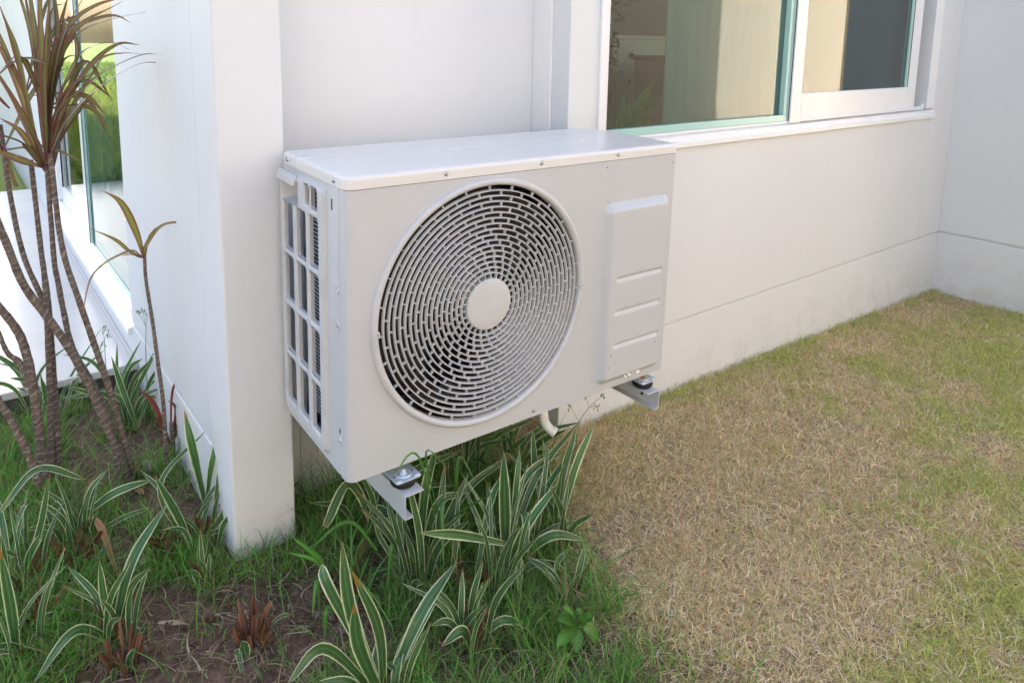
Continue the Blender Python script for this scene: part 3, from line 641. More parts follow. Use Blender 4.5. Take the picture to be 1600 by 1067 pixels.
# what shows behind the grille: shroud, blades, motor, coil
sh = MB(); sh.lathe([(FR - .011, .004), (FR - .014, .02), (FR - .016, .06), (FR - .012, .085), (FR + .0, .095)], (FX, 0, FZ), 1, 96, cap=False); sh.build('fan_shroud', M_dark, ac, smooth=60)
sh = MB(); sh.box(.015, .565, .205, .232, .01, .51); sh.box(.565, .57, .05, .28, .01, .51); sh.build('heat_exchanger', M_coil, ac)
fan = MB(); fan.lathe([(.055, .03), (.055, .075), (.0, .078)], (FX, 0, FZ), 1, 40, cap=False); fan.lathe([(.001, .028), (.05, .029), (.055, .03)], (FX, 0, FZ), 1, 40, cap=False)
fn = fan.build('fan', M_dark, ac, smooth=40)
for b_ in range(3):
    vs = []; nu, nv = 14, 8
    for i in range(nu + 1):
        u = i / nu; 
        for j in range(nv + 1):
            v = j / nv; r = .052 + (FR - .028 - .052) * v; sweep = .35 * v * v
            a = b_ * 2 * PI / 3 + .4 + (u * (1.25 + .35 * v) + sweep); dep = .035 + .045 * u + .01 * math.sin(u * PI) * v
            vs.append((FX + r * math.cos(a), dep, FZ + r * math.sin(a)))
    MB().add(vs, [(i * (nv + 1) + j, i * (nv + 1) + j + 1, (i + 1) * (nv + 1) + j + 1, (i + 1) * (nv + 1) + j) for i in range(nu) for j in range(nv)]).build('blade', M_dark, fn, smooth=60)

# side grille: panel with window-like holes, built from a relief grid
y0, y1, z0, z1 = .078, .298, .012, .512
holes = [(.108, .138, .462, .503), (.1445, .1685, .466, .503)]
rows = [(.357, .450), (.252, .345), (.147, .240), (.042, .135)]
for a, b in rows: holes += [(.105, .147, a, b), (.163, .212, a + .0, b + .0), (.228, .277, a, b)]
handle = (.196, .284, .452, .500)
HX = .0025    # panel depth
gy = np.arange(y0, y1 + 1e-6, .0015); gz = np.arange(z0, z1 + 1e-6, .002)
Yg, Zg = np.meshgrid(gy, gz); dh = np.full(Yg.shape, 1.0)
for (a, b, c, d) in holes: dh = np.minimum(dh, rrect_d(Yg, Zg, a, b, c, d, .006))
dH = rrect_d(Yg, Zg, *handle, .004)
edge = -rrect_d(Yg, Zg, y0, y1, z0, z1, .018)
Xg = -.0085 * sm(np.clip(edge / .007, 0, 1)) + .001
Xg = Xg + .0035 * (1 - sm(np.clip(dh / .004, 0, 1))) + .030 * (1 - sm(np.clip((dH) / .003 + 1, 0, 1)))
ok = (dh > -.0005) & (edge > -.0005)
idx = np.arange(Yg.size).reshape(Yg.shape); fm = ok[:-1, :-1] & ok[1:, :-1] & ok[:-1, 1:] & ok[1:, 1:]
F = np.stack([idx[:-1, :-1][fm], idx[1:, :-1][fm], idx[1:, 1:][fm], idx[:-1, 1:][fm]], 1)
mb = MB(); mb.add([tuple(v) for v in np.stack([Xg.ravel(), Yg.ravel(), Zg.ravel()], 1)], [tuple(int(i) for i in f) for f in F])
for (a, b, c, d) in holes:   # hole walls
    pts = [(p[0], p[1]) for p in rr_outline(a, b, c, d, [.006] * 4, 4)]; m = len(pts)
    mb.add([(x_, p[0], p[1]) for x_ in (-.0042, HX) for p in pts], [(i, (i + 1) % m, m + (i + 1) % m, m + i) for i in range(m)])
side = mb.build('side_grille', M_plastic, ac, smooth=50)
mb2 = MB(); 
vs = []
for yy in (.202, .291): vs += [(x_, yy, z_) for x_, z_ in ((-.0066, .511), (-.0125, .5025), (-.0145, .4925), (-.0130, .4915), (-.0066, .5000))]
mb2.add(vs, [(0, 1, 2, 3, 4), (9, 8, 7, 6, 5)] + [(i, 5 + i, 5 + (i + 1) % 5, (i + 1) % 5) for i in range(5)])
mb2.build('handle', M_plastic, ac, bevel=.001)
# inside the side grille: fins edge, wires, dark coil
ci = MB(); ci.box(.026, .028, .098, .207, .02, .51); ci.build('heat_exchanger', M_coil, ac)
ci = MB()
for k in range(60): ci.box(.0200, .0210, .150, .205, .045 + k * .0078, .0464 + k * .0078, Matrix.Identity(4))
ci.build('coil_guard', M_zinc, ac)
ci = MB(); ci.box(.060, .063, .207, .285, .02, .51); ci.build('inner_baffle', M_dark, ac)
ci = MB(); ci.tube([(.035, .2, .05), (.034, .203, .25), (.035, .199, .45)], .004, 8); ci.tube([(.033, .262, .05), (.034, .268, .2), (.033, .262, .45)], .0055, 8); ci.build('refrigerant_pipe', M_dark, ac, smooth=60)
MB().lathe([(.0035, 0), (.003, -.0022), (.001, -.0026)], (-.002, .088, .026), 0, 12).build('screw', M_brass, ac, smooth=30)
MB().box(-.0045, .001, .138, .1445, .462, .503).build('divider', M_plastic, ac)

# ------------------------------------------------------------------ wall brackets
def bracket(xw_, sg, label, bolt):
    """channel arm from the recess wall; sg = +1 when the flange points right"""
    zt = -.042; t = thing('wall_bracket', label, 'bracket', (xw_, YR, zt), 'wall brackets under the cooling unit')
    inv = Matrix.Translation(t.location).inverted()
    def P(o): o.matrix_parent_inverse = inv; return o
    yf = -.034; hgt = .047
    m = MB(); x0, x1 = sorted((xw_, xw_ + sg * .0025)); m.box(x0, x1, yf, YR - .006, zt - hgt, zt)
    a, b = sorted((xw_ + sg * .0025, xw_ + sg * .040)); m.box(a, b, yf, YR - .006, zt - .0025, zt)
    a, b = sorted((xw_ + sg * .0025, xw_ + sg * .018)); m.box(a, b, yf, YR - .006, zt - hgt, zt - hgt + .0025)
    P(m.build('arm', M_casing, t, bevel=.0011))
    m = MB(); a, b = sorted((xw_ - sg * .002, xw_ + sg * .042)); m.box(a, b, YR - .006, YR, zt - .28, zt + .03); P(m.build('wall_plate', M_casing, t, bevel=.001))
    cx = xw_ + sg * .018; cy = .004
    m = MB(); m.lathe([(.019, zt + .0003), (.023, zt + .004), (.0245, zt + .009), (.023, zt + .0145), (.020, zt + .0175)], (cx, cy, 0), 2, 36); P(m.build('rubber_mount', M_rubber, t, smooth=40))
    m = MB(); m.prism(rr_outline(cx - .026, cx + .026, cy - .024, cy + .05, [.006] * 4, 4), 2, zt + .0176, zt + .020); pl_ = P(m.build('mount_plate', M_zinc, t, bevel=.0006))
    m = MB(); zp = zt + .020
    m.lathe([(.0155, zp), (.0145, zp + .0012), (.012, zp + .0012), (.011, zp + .0003)], (cx, cy, 0), 2, 30)
    for sx in (-1, 1): m.box(cx + sx * .019 - .005, cx + sx * .019 + .005, cy - .020, cy - .013, zp, zp + .0016)
    m.build('raised_rim', M_zinc, pl_, smooth=30)
    m = MB(); m.lathe([(.0065, zp + .0002), (.0065, zp + .005), (.0045, zp + .0062)], (cx, cy, 0), 2, 6); m.lathe([(.0035, zp + .0062), (.003, zp + .0095)], (cx, cy, 0), 2, 12); m.build('bolt', bolt, pl_)
    for sx in (-1, 1): MB().lathe([(.0022, zp + .0004), (.001, zp + .0005)], (cx + sx * .0185, cy - .001, 0), 2, 10).build('plate_hole', M_hole, pl_)
    m = MB(); m.lathe([(.003, zt - .022), (.003, zt - .0026)], (cx, cy, 0), 2, 10); P(m.build('threaded_rod', M_hole, t))
bracket(.092, 1, 'pale steel bracket under the near corner of the cooling unit, with a silver bolt', M_zinc)
bracket(.778, -1, 'pale steel bracket under the far corner of the cooling unit, with a brass coloured bolt', M_brass)
# drain elbow
m = MB(); py = .085
A0 = at(846, 640, 1, py); A1 = at(850, 660, 1, py); A2 = at(868, 676, 1, py - .022)
pth = spline([Vector((A0.x, py, -.002)), Vector((A1.x, py, A1.z + .012)), A1.lerp(A2, .35) + Vector((0, 0, -.002)), A2], 16)
m.tube(pth, .0105, 20, caps=False); m.tube([pth[-3], pth[-2], pth[-1]], .0121, 20, caps=False); m.tube([p for p in pth], .0085, 16, caps=False)
dp = m.build('drain_pipe', M_pvc, smooth=60); setp(dp, 'short white plastic drain elbow hanging below the cooling unit', 'drain pipe')

# ------------------------------------------------------------------ striped plants, leaf by leaf
def gp(px, py):    # point of the ground seen there
    p = at(px, py, 2, -.29)
    for _ in range(3): p = at(px, py, 2, zg(p.x, p.y))
    return p
def clump(label, root, leaves, extra=0, stubs=0, L=(.16, .3), group='striped strap-leaved plants in the bed', width=.017, spread=.9, name='striped_lily', leafm=None, tint=None, stalk=0, back=None):
    """root: where it stands (photo px or world); leaves: (base px, mid px, tip px, depth mid, depth tip, width mm)"""
    b = gp(*root) if len(root) == 2 else Vector(root); t = thing(name, label, 'plant', b, group); inv = Matrix.Translation(b).inverted()
    mb = MB()
    for lf in leaves:
        bp, mp, tp, dm, dt, wd = lf[:6]; pr = lf[6] if len(lf) > 6 else 'strap'
        g0 = gp(*bp) if bp else b.copy()
        if (g0 - b).length > .12: g0 = at(bp[0], bp[1], 1, b.y)            # leaf springs above the soil
        if g0.z < zg(g0.x, g0.y): g0.z = zg(g0.x, g0.y)
        p1, p2 = at(mp[0], mp[1], 1, b.y + dm), at(tp[0], tp[1], 1, b.y + dt)
        if p2.z < zg(p2.x) + .02: p2 = gp(*tp) + Vector((0, 0, .012)); p2 = at(tp[0], tp[1], 1, p2.y + .015)
        if p1.z < zg(p1.x) + .02: p1 = gp(*mp); p1 = at(mp[0], mp[1], 1, p1.y + .05)
        v = random.uniform(.8, 1.2)
        leaf(mb, [g0, p1, p2], wd * .9 / 1000, pr, fold=random.uniform(.15, .4), roll=random.uniform(-.35, .35), n=14, col=(v, v * random.uniform(.95, 1.05), v))
    for i in range(extra):
        a = random.uniform(0, 2 * PI) if back is None else random.uniform(*back); l = random.uniform(*L); ln = random.uniform(.15, spread); d = Vector((math.cos(a), math.sin(a), 0)); r0 = b + d * random.uniform(0, .02) + Vector((random.uniform(-.03, .03), random.uniform(-.03, .03), 0))
        p1 = r0 + d * l * .5 * math.sin(ln * .6) + Vector((0, 0, l * .55 * math.cos(ln * .6))); p2 = p1 + d * l * .55 * math.sin(ln * 1.5) + Vector((0, 0, l * .5 * math.cos(ln * 1.5)))
        v = random.uniform(.7, 1.15)
        leaf(mb, [r0, p1, p2], width * random.uniform(.6, 1.1), 'strap', fold=random.uniform(.2, .5), roll=random.uniform(-.6, .6), n=12, col=(v, v, v))
    o = mb.build('foliage', leafm or M_var, t, smooth=60); o.matrix_parent_inverse = inv
    if stubs:
        sb = MB()
        for i in range(stubs):
            a = random.uniform(0, 2 * PI); d = Vector((math.cos(a), math.sin(a), 0)); r0 = b + d * random.uniform(.0, .022); l = random.uniform(.03, .075)
            v = random.uniform(.6, 1.5)
            leaf(sb, [r0, r0 + d * l * .1 + Vector((0, 0, l * .5)), r0 + d * l * random.uniform(.15, .5) + Vector((0, 0, l))], random.uniform(.007, .013), 'blunt', fold=.6, roll=random.uniform(-1, 1), n=6, col=(v, v * .95, v * .9), wave=.08)
        o = sb.build('dry_leaf_base', M_stub, t, smooth=60); o.matrix_parent_inverse = inv
    return t

clump('striped plant at the front edge with broad upright leaves, left of the tall clump', (600, 1095), [
    (None, (550, 960), (534, 845), -.01, .0, 23), (None, (592, 985), (550, 892), -.02, -.03, 19), (None, (561, 1010), (553, 943), -.04, -.05, 24),
    (None, (655, 965), (714, 877), .0, .04, 24), (None, (650, 990), (700, 900), .02, .06, 15), ((585, 1080), (508, 1012), (448, 1069), -.02, -.06, 19),
    ((590, 1060), (515, 920), (502, 880), .06, .09, 20), (None, (640, 1050), (655, 960), .05, .08, 12)], extra=5, stubs=7, L=(.08, .15))
clump('dense tall clump of striped leaves below the middle of the fan', (775, 930), [
    ((790, 900), (789, 800), (787, 703), -.02, -.03, 25), ((795, 880), (806, 770), (812, 700), .03, .05, 14), ((790, 890), (835, 750), (905, 658), .08, .14, 17),
    ((790, 860), (822, 745), (888, 701), .07, .12, 18), ((780, 905), (828, 815), (878, 748), .0, .03, 20), ((795, 880), (865, 825), (933, 814), .02, .05, 15),
    ((795, 890), (858, 838), (915, 843), -.01, -.01, 22), ((792, 850), (722, 836), (655, 832), -.02, -.05, 20, 'strap'), ((800, 870), (818, 800), (825, 868), -.03, -.07, 17),
    ((790, 920), (840, 880), (884, 942), -.02, -.05, 18), ((790, 915), (850, 912), (870, 988), -.02, -.06, 13), ((800, 960), (852, 915), (892, 890), -.04, -.05, 21),
    ((780, 925), (812, 870), (808, 975), -.03, -.06, 14), ((785, 930), (760, 850), (742, 790), .05, .1, 14), ((770, 930), (770, 830), (760, 750), .08, .14, 15), ((800, 900), (850, 770), (903, 695), .05, .1, 16), ((740, 930), (765, 790), (790, 735), .06, .1, 15), ((700, 930), (712, 850), (716, 760), .06, .1, 13), ((830, 880), (846, 780), (858, 690), .04, .07, 14)], extra=10, stubs=9, L=(.16, .27), spread=.6, width=.013)
clump('striped plant with a long slanting leaf standing under the near bracket', (648, 930), [
    ((655, 935), (690, 835), (732, 738), .0, .02, 22), ((655, 900), (682, 790), (728, 770), .0, .03, 18), ((655, 880), (664, 770), (684, 692), .03, .05, 22),
    ((660, 900), (725, 770), (805, 708), .05, .12, 18), ((650, 900), (640, 840), (618, 790), .04, .07, 12), ((655, 930), (600, 850), (585, 815), .05, .06, 10)], extra=12, stubs=6, L=(.14, .25), spread=.6)
clump('leafy striped clump at the right side of the tall clump, against the lawn', (868, 850), [
    ((868, 850), (897, 735), (931, 655), .0, .02, 20), ((862, 850), (878, 745), (903, 660), .02, .05, 20), ((862, 850), (838, 740), (832, 665), .06, .08, 18),
    ((860, 855), (858, 760), (852, 700), .02, .02, 12), ((866, 860), (880, 800), (890, 740), -.02, .0, 10)], extra=8, stubs=4, L=(.12, .22), spread=.5)
clump('low striped plant above the broad-leaved weed at the lawn edge', (893, 935), [
    (None, (905, 890), (915, 850), .0, .01, 15), (None, (870, 885), (892, 855), .02, .03, 13), (None, (948, 1000), (1012, 1066), -.05, -.12, 13), (None, (880, 900), (868, 870), .02, .02, 9)], extra=3, stubs=4, L=(.06, .12))
clump('small striped plant with arching leaves in front of the tall clump', (735, 1010), [
    (None, (790, 968), (847, 1003), -.02, -.04, 17), (None, (703, 972), (673, 977), .0, -.02, 13), (None, (722, 985), (690, 1010), -.02, -.04, 20), ((700, 1085), (708, 1040), (731, 1000), .0, .02, 13), ((682, 1085), (675, 1030), (690, 980), .0, .02, 10)], extra=9, stubs=8, L=(.09, .19), width=.012, spread=.7)
clump('striped plant in the recess behind the near bracket, one leaf drooping left', (590, 842), [
    ((592, 840), (548, 755), (507, 823), .0, -.05, 22, 'blunt'), ((592, 832), (570, 790), (552, 745), .0, .02, 15), ((590, 840), (600, 770), (625, 720), .04, .08, 14), ((600, 870), (585, 850), (548, 873), -.03, -.06, 12), ((605, 870), (608, 840), (617, 812), -.02, -.02, 9)], extra=10, stubs=6, L=(.14, .3))
clump('striped plant in the shade of the recess under the fan', (720, 770), [((720, 790), (752, 730), (735, 688), .02, .03, 16)], extra=16, stubs=5, L=(.16, .30))
clump('striped plant in the recess beside the drain elbow', (800, 745), [], extra=13, stubs=3, L=(.12, .24))
clump('three-leaved striped plant in the middle of the left bed', (177, 1000), [
    (None, (205, 880), (261, 787), .0, .03, 22), (None, (163, 935), (155, 874), .0, .0, 15), (None, (195, 950), (207, 911), .0, .0, 15), (None, (118, 985), (52, 1068), -.02, -.07, 19)], extra=8, stubs=5, L=(.09, .19), width=.012, spread=.7)
clump('striped plant leaning against the foot of the corner pillar', (318, 850), [
    ((325, 800), (306, 715), (288, 640), .0, .02, 26), ((322, 800), (330, 735), (341, 676), .02, .04, 18), ((305, 865), (276, 800), (241, 741), -.01, -.02, 20), ((312, 855), (352, 800), (390, 756), -.02, -.03, 18), ((300, 860), (250, 760), (322, 672), .03, .1, 12), ((312, 860), (335, 830), (368, 845), -.02, -.04, 11)], extra=11, stubs=10, L=(.09, .19), width=.012, spread=.7)
clump('little striped sprout with brown foot in front of the pillar', (325, 915), [(None, (316, 870), (313, 828), 0, 0, 10), (None, (322, 890), (308, 872), 0, 0, 10), (None, (326, 890), (327, 862), 0, 0, 10)], extra=2, stubs=3, L=(.04, .07))
clump('striped plant with two crossed arching leaves left of the red-stemmed shrub', (118, 860), [
    ((118, 818), (175, 772), (240, 748), .0, .0, 19), ((130, 850), (138, 775), (168, 733), .02, .02, 15), ((120, 850), (190, 810), (238, 792), .0, .0, 12), ((125, 860), (92, 795), (82, 785), .0, .0, 19)], extra=10, stubs=7, L=(.09, .19), width=.012, spread=.7)
clump('striped plant at the left edge with a leaf arching over the stems', (35, 925), [
    ((0, 800), (60, 733), (136, 750), .05, .05, 17), ((30, 915), (62, 830), (78, 742), .0, .0, 16), ((26, 915), (50, 860), (68, 830), .0, .0, 16), ((40, 880), (40, 790), (24, 824), .0, -.02, 13), ((45, 880), (10, 860), (-20, 855), 0, 0, 12)], extra=11, stubs=9, L=(.09, .19), width=.012, spread=.7)
clump('striped plant cut by the lower left corner', (30, 1045), [(None, (18, 950), (0, 855), 0, .0, 24), (None, (28, 1010), (-20, 1010), 0, -.02, 15), (None, (50, 1010), (55, 985), 0, 0, 12)], extra=11, stubs=8, L=(.09, .19), width=.012, spread=.7)
clump('brown cut-back stump of a plant on bare soil at the front', (395, 1010), [((380, 1060), (372, 1040), (385, 1020), -.02, -.02, 11), (None, (435, 965), (456, 960), 0, 0, 7), ((378, 1050), (372, 1020), (365, 1020), -.02, -.02, 12)], extra=1, stubs=26, L=(.03, .05), name='cut_back_plant', group=None)
clump('striped plant nearest the terrace edge, by the side wall', (200, 660), [
    ((165, 640), (190, 590), (221, 531), .0, .02, 15), ((195, 650), (225, 585), (259, 520), .0, .02, 15), ((215, 670), (192, 610), (174, 557), -.02, -.02, 17), ((190, 640), (200, 580), (223, 560), .0, .0, 14), ((215, 670), (235, 620), (265, 640), -.0, -.02, 12), ((185, 640), (183, 580), (183, 535), .02, .03, 9), ((190, 640), (150, 570), (95, 553), .0, .0, 12)], extra=8, stubs=3, L=(.12, .24))
clump('striped plant behind the ringed stems at the left edge', (60, 640), [
    ((75, 650), (50, 600), (15, 590), .0, -.01, 16), ((85, 655), (60, 620), (25, 605), .0, -.01, 16), ((95, 660), (120, 590), (165, 545), .0, .0, 14), ((90, 660), (105, 600), (160, 510), .0, .03, 12), ((60, 660), (0, 668), (-30, 672), .0, -.02, 11)], extra=8, stubs=3, L=(.12, .24))
clump('bright plain green grass tuft arching over the bare soil', (555, 960), [
    ((525, 960), (507, 885), (452, 835), -.02, -.04, 9, 'strap'), ((520, 940), (500, 882), (448, 862), -.02, -.04, 8), ((590, 860), (545, 815), (480, 860), .0, -.05, 8), ((612, 880), (612, 850), (604, 930), -.02, -.04, 8), ((530, 960), (510, 950), (507, 1015), -.02, -.05, 9), ((500, 960), (495, 905), (488, 965), -.02, -.05, 8)], extra=6, L=(.08, .16), name='grass_tuft', leafm=M_green, width=.006, group=None)
clump('bright plain green blades hanging in front of the unit, right of the near bracket', (700, 900), [
    ((692, 900), (690, 780), (693, 890), -.04, -.09, 9), ((712, 860), (716, 720), (741, 748), .0, -.01, 9), ((690, 860), (655, 715), (612, 745), -.14, -.14, 4), ((700, 860), (665, 712), (702, 733), -.12, -.12, 4)], extra=5, L=(.14, .26), name='grass_tuft', leafm=M_green, width=.006, group=None)

for lb, rt, ns in (('clump of brown cut leaf bases behind the orange-brown leaf', (122, 890), 24), ('dark brown cut leaf bases left of the pillar foot', (262, 868), 20), ('brown leaf bases with a little green at the left front', (60, 985), 18), ('brown leaf bases in the shade between the tall clumps', (705, 930), 22), ('torn brown leaf bases right of the front striped plant', (735, 1000), 16), ('low brown leaf bases beside the bare soil under the near bracket', (560, 925), 14), ('dry leaf bases at the front edge below the three-leaved plant', (200, 1050), 14)):
    clump(lb, rt, [], extra=2, stubs=ns, L=(.03, .07), name='cut_back_plant', group='cut-back brown plant stumps')

# broad-leaved weed
b = gp(905, 1010); t = thing('broadleaf_weed', 'small bright green weed with broad pointed leaves at the lawn edge', 'plant', b); inv = Matrix.Translation(b).inverted(); mb = MB(); stm = MB()
top = b + Vector((0, 0, .045)); stm.tube([b - Vector((0, 0, .01)), b + Vector((.002, 0, .02)), top], .0014, 6)
for tx, ty, dz, wd in ((937, 1003, 0, 32), (905, 958, .0, 22), (872, 970, .0, 26), (900, 1020, -.01, 20), (870, 1010, -.015, 22), (925, 965, -.01, 18), (880, 950, -.01, 20)):
    tp = at(tx, ty, 1, b.y - .015 + dz); c_ = top.lerp(tp, .18); leaf(mb, [c_, c_.lerp(tp, .5) + Vector((0, 0, .006)), tp], wd / 1000, 'oval', fold=.2, n=12, face=(-.2, -.4, 1), wave=.03); stm.tube([top, c_], .0009, 5)
for m_, nm, mm in ((mb, 'foliage', M_weed), (stm, 'stem', M_weed)): o = m_.build(nm, mm, t, smooth=60); o.matrix_parent_inverse = inv

# airy flower stalks
def stalk(label, root, pts, heads, dy=0):
    b = gp(*root); t = thing('flower_stalk', label, 'flower stalk', b, 'thin flower stalks of the striped plants'); inv = Matrix.Translation(b).inverted()
    m = MB(); Pp = [b] + [at(x_, y_, 1, b.y + dy) for x_, y_ in pts]; m.tube(spline(Pp, 14), [.0011] * 10 + [.0008] * 5, 5)
    for hx, hy in heads:
        hd = MB()
        e = at(hx, hy, 1, b.y + dy); k = min(Pp[1:], key=lambda q: (q - e).length); m.tube([k, k.lerp(e, .5) + Vector((0, 0, .003)), e], .0005, 5)
        for _ in range(6):
            q = e + Vector((random.uniform(-.008, .008), random.uniform(-.008, .008), random.uniform(-.012, .006))); m.tube([e, q], .0003, 4); hd.tube([q + Vector((0, 0, .003)), q, q - Vector((0, 0, .004))], [.0004, .0014, .0003], 6)
        o = hd.build('buds', M_weed, t, smooth=60); o.matrix_parent_inverse = inv
    o = m.build('stem', M_weed, t, smooth=60); o.matrix_parent_inverse = inv
stalk('thin branching flower stalk with pale buds in front of the far bracket', (885, 800), [(900, 700), (905, 660), (920, 637)], [(915, 620), (888, 632), (943, 618), (932, 635)], .02)
stalk('thin flower stalk with small buds in the shade under the fan', (800, 790), [(790, 720), (775, 690)], [(768, 682), (790, 675), (762, 700)], .02)
stalk('thin flower stalk standing before the pale terrace tiles', (175, 660), [(166, 580), (163, 530)], [(160, 512), (170, 520), (160, 538)], 0)
stalk('thin dark flower stalk before the foot of the side wall', (232, 640), [(228, 560), (228, 510)], [(215, 487), (230, 492), (222, 484)], 0)

# ------------------------------------------------------------------ tall cordyline with ringed stems
YS = .80
cy = thing('cordyline', 'tall plant with bare ringed stems and tufts of narrow red-green leaves at the left', 'plant', gp(150, 740)); inv = Matrix.Translation(cy.location).inverted()
def stem(pts, dys, r, tgt=cy, inv_=None):
    P = []
    for (x_, y_), d in zip(pts, dys): P.append(at(x_, y_, 1, d))
    m = MB(); n = 26; S = spline(P, n); S[0].z -= .02
    # slight swelling at every leaf scar
    m.tube(S, [r * .74 * (1.12 - .3 * i / n) * (1 + .05 * math.sin(i * 2.1)) for i in range(n + 1)], 10, vscale=62); o = m.build('stem', M_stem, tgt, smooth=60); o.matrix_parent_inverse = inv_ or inv; return S
stem([(212, 752), (169, 602), (124, 471), (97, 385), (78, 240)], [.72, .72, .72, .72, .72], .0090)
stem([(203, 755), (150, 625), (112, 550), (75, 497), (37, 445), (10, 380), (-15, 320)], [.71, .71, .70, .70, .69, .68, .68], .0115)
stem([(190, 758), (165, 640), (116, 550), (101, 494), (90, 437), (84, 400), (72, 240)], [.70, .72, .74, .74, .74, .74, .73], .0085)
stem([(80, 732), (78, 620), (75, 531), (70, 437), (64, 390), (48, 250)], [.77, .77, .77, .77, .78, .78], .0085)
stem([(68, 732), (52, 606), (38, 542), (22, 509), (-10, 470)], [.74, .74, .74, .74, .74], .0125)
stem([(42, 590), (30, 565), (11, 550), (-10, 500)], [.74, .75, .75, .75], .0075)
stem([(60, 745), (30, 680), (-5, 620)], [.70, .70, .70], .0105)
stem([(85, 730), (82, 560), (71, 482), (37, 400), (15, 300), (0, 195)], [.80, .80, .80, .80, .80, .80], .0080)
stem([(95, 735), (88, 640), (83, 560), (76, 470), (66, 400)], [.78, .79, .79, .79, .79], .0075)
fo = MB()
def cl(base, mid, tip, db, dt, wd, tw=None):
    Y0 = .72; b0 = at(base[0], base[1], 1, Y0 + db); m0 = at(mid[0], mid[1], 1, Y0 + (db + dt) * .6); t0 = at(tip[0], tip[1], 1, Y0 + dt)
    v = random.uniform(.75, 1.3); leaf(fo, [b0, m0, t0], wd / 1000, 'cordy', fold=random.uniform(.2, .6), roll=random.uniform(-.7, .7) if tw is None else tw, n=20, col=(v * random.uniform(.9, 1.2), v, v * .95), wave=.05)
L_ = [((78, 262), (108, 150), (198, 100)), ((80, 255), (150, 110), (270, 103)), ((78, 240), (140, 130), (248, 84)), ((76, 230), (130, 90), (222, 70)), ((74, 215), (110, 120), (200, 77)), ((72, 235), (125, 60), (228, 20)),
      ((72, 200), (110, 60), (190, 3)), ((80, 250), (128, 100), (175, 156)), ((78, 262), (90, 190), (130, 95)), ((84, 262), (102, 190), (178, 62)), ((74, 230), (100, 40), (112, 45)), ((76, 250), (125, 170), (160, 112)),
      ((68, 262), (35, 210), (0, 185)), ((66, 262), (40, 225), (0, 210)), ((70, 268), (30, 170), (-20, 90)), ((66, 250), (25, 120), (-10, 60)), ((60, 240), (30, 90), (0, 10)), ((70, 255), (45, 150), (10, 40)), ((72, 250), (60, 110), (45, -40)),
      ((74, 250), (70, 120), (80, -30)), ((74, 245), (80, 110), (110, -20)), ((72, 240), (66, 80), (60, -60)), ((70, 260), (48, 200), (0, 120)), ((66, 262), (30, 250), (-15, 230)), ((72, 220), (50, 60), (20, -40)), ((70, 210), (90, 40), (70, -60)),
      ((76, 262), (98, 205), (150, 140)), ((72, 262), (55, 220), (38, 225)), ((70, 180), (52, 60), (35, -30)), ((74, 190), (95, 70), (140, -20)), ((76, 210), (72, 60), (95, -40)), ((74, 215), (84, 130), (118, 38)), ((74, 262), (58, 240), (36, 268))]
ARC = [[(75, 240), (85, 190), (112, 135), (140, 128), (177, 156)], [(77, 245), (90, 175), (135, 135), (165, 112), (220, 87), (253, 86)], [(77, 250), (97, 199), (131, 158), (180, 120), (225, 99), (272, 102)],
       [(74, 235), (95, 150), (126, 86), (170, 67), (202, 78)], [(76, 240), (108, 155), (144, 99), (185, 69), (220, 71)], [(76, 238), (100, 160), (125, 125), (160, 92), (195, 84), (228, 86)], [(74, 215), (84, 110), (108, 42), (150, 9), (205, -6)],
       [(73, 220), (80, 110), (97, 55), (142, 33), (180, 25), (209, 39)], [(74, 225), (88, 120), (117, 60), (165, 34), (228, 19)], [(72, 215), (68, 120), (78, 75), (108, 48), (151, 37)], [(74, 235), (80, 170), (97, 100), (122, 88), (134, 101)],
       [(76, 245), (93, 150), (116, 110), (121, 72), (110, 45), (92, 38), (70, 52)], [(74, 230), (90, 175), (120, 130), (162, 111)], [(72, 200), (78, 90), (82, 20), (103, 5)], [(70, 190), (60, 90), (50, 10), (40, -40)], [(72, 210), (70, 90), (66, 0), (85, -50)]]
for P in ARC:
    dq = random.uniform(-.12, .06); v = random.uniform(.9, 1.5); k_ = len(P) - 1
    leaf(fo, [at(x_, y_, 1, .72 + dq * (j_ / k_)) for j_, (x_, y_) in enumerate(P)], random.uniform(.010, .015), 'cordy', fold=random.uniform(.2, .6), roll=random.uniform(-.9, .9), n=26, col=(v * random.uniform(.9, 1.2), v, v * .95), wave=.05)
L_ = [l_ for l_ in L_[6:] if random.random() < .8]
for i, (a, b_, c_) in enumerate(L_):
    q = random.uniform(-.10, .10); cl(a, b_, c_, 0, q, random.uniform(11, 18))
for i in range(13):    # second and third tufts, partly out of the frame
    bx, by = random.choice([(40, 130), (15, 150), (70, 150), (5, 215), (-25, 120)]); a = random.uniform(-2.9, .25); l = random.uniform(110, 210)
    mx, my = bx + .5 * l * math.cos(a), by + .55 * l * math.sin(a); tx, ty = bx + l * .95 * math.cos(a) , by + l * .9 * math.sin(a) + random.uniform(10, 60)
    cl((bx, by + 20), (mx, my), (min(tx, 170), ty), random.uniform(0, .1), random.uniform(-.1, .15), random.uniform(9, 15))
cl((8, 230), (25, 290), (38, 275), .0, .0, 8)
o = fo.build('foliage', M_cord, cy, smooth=60); o.matrix_parent_inverse = inv

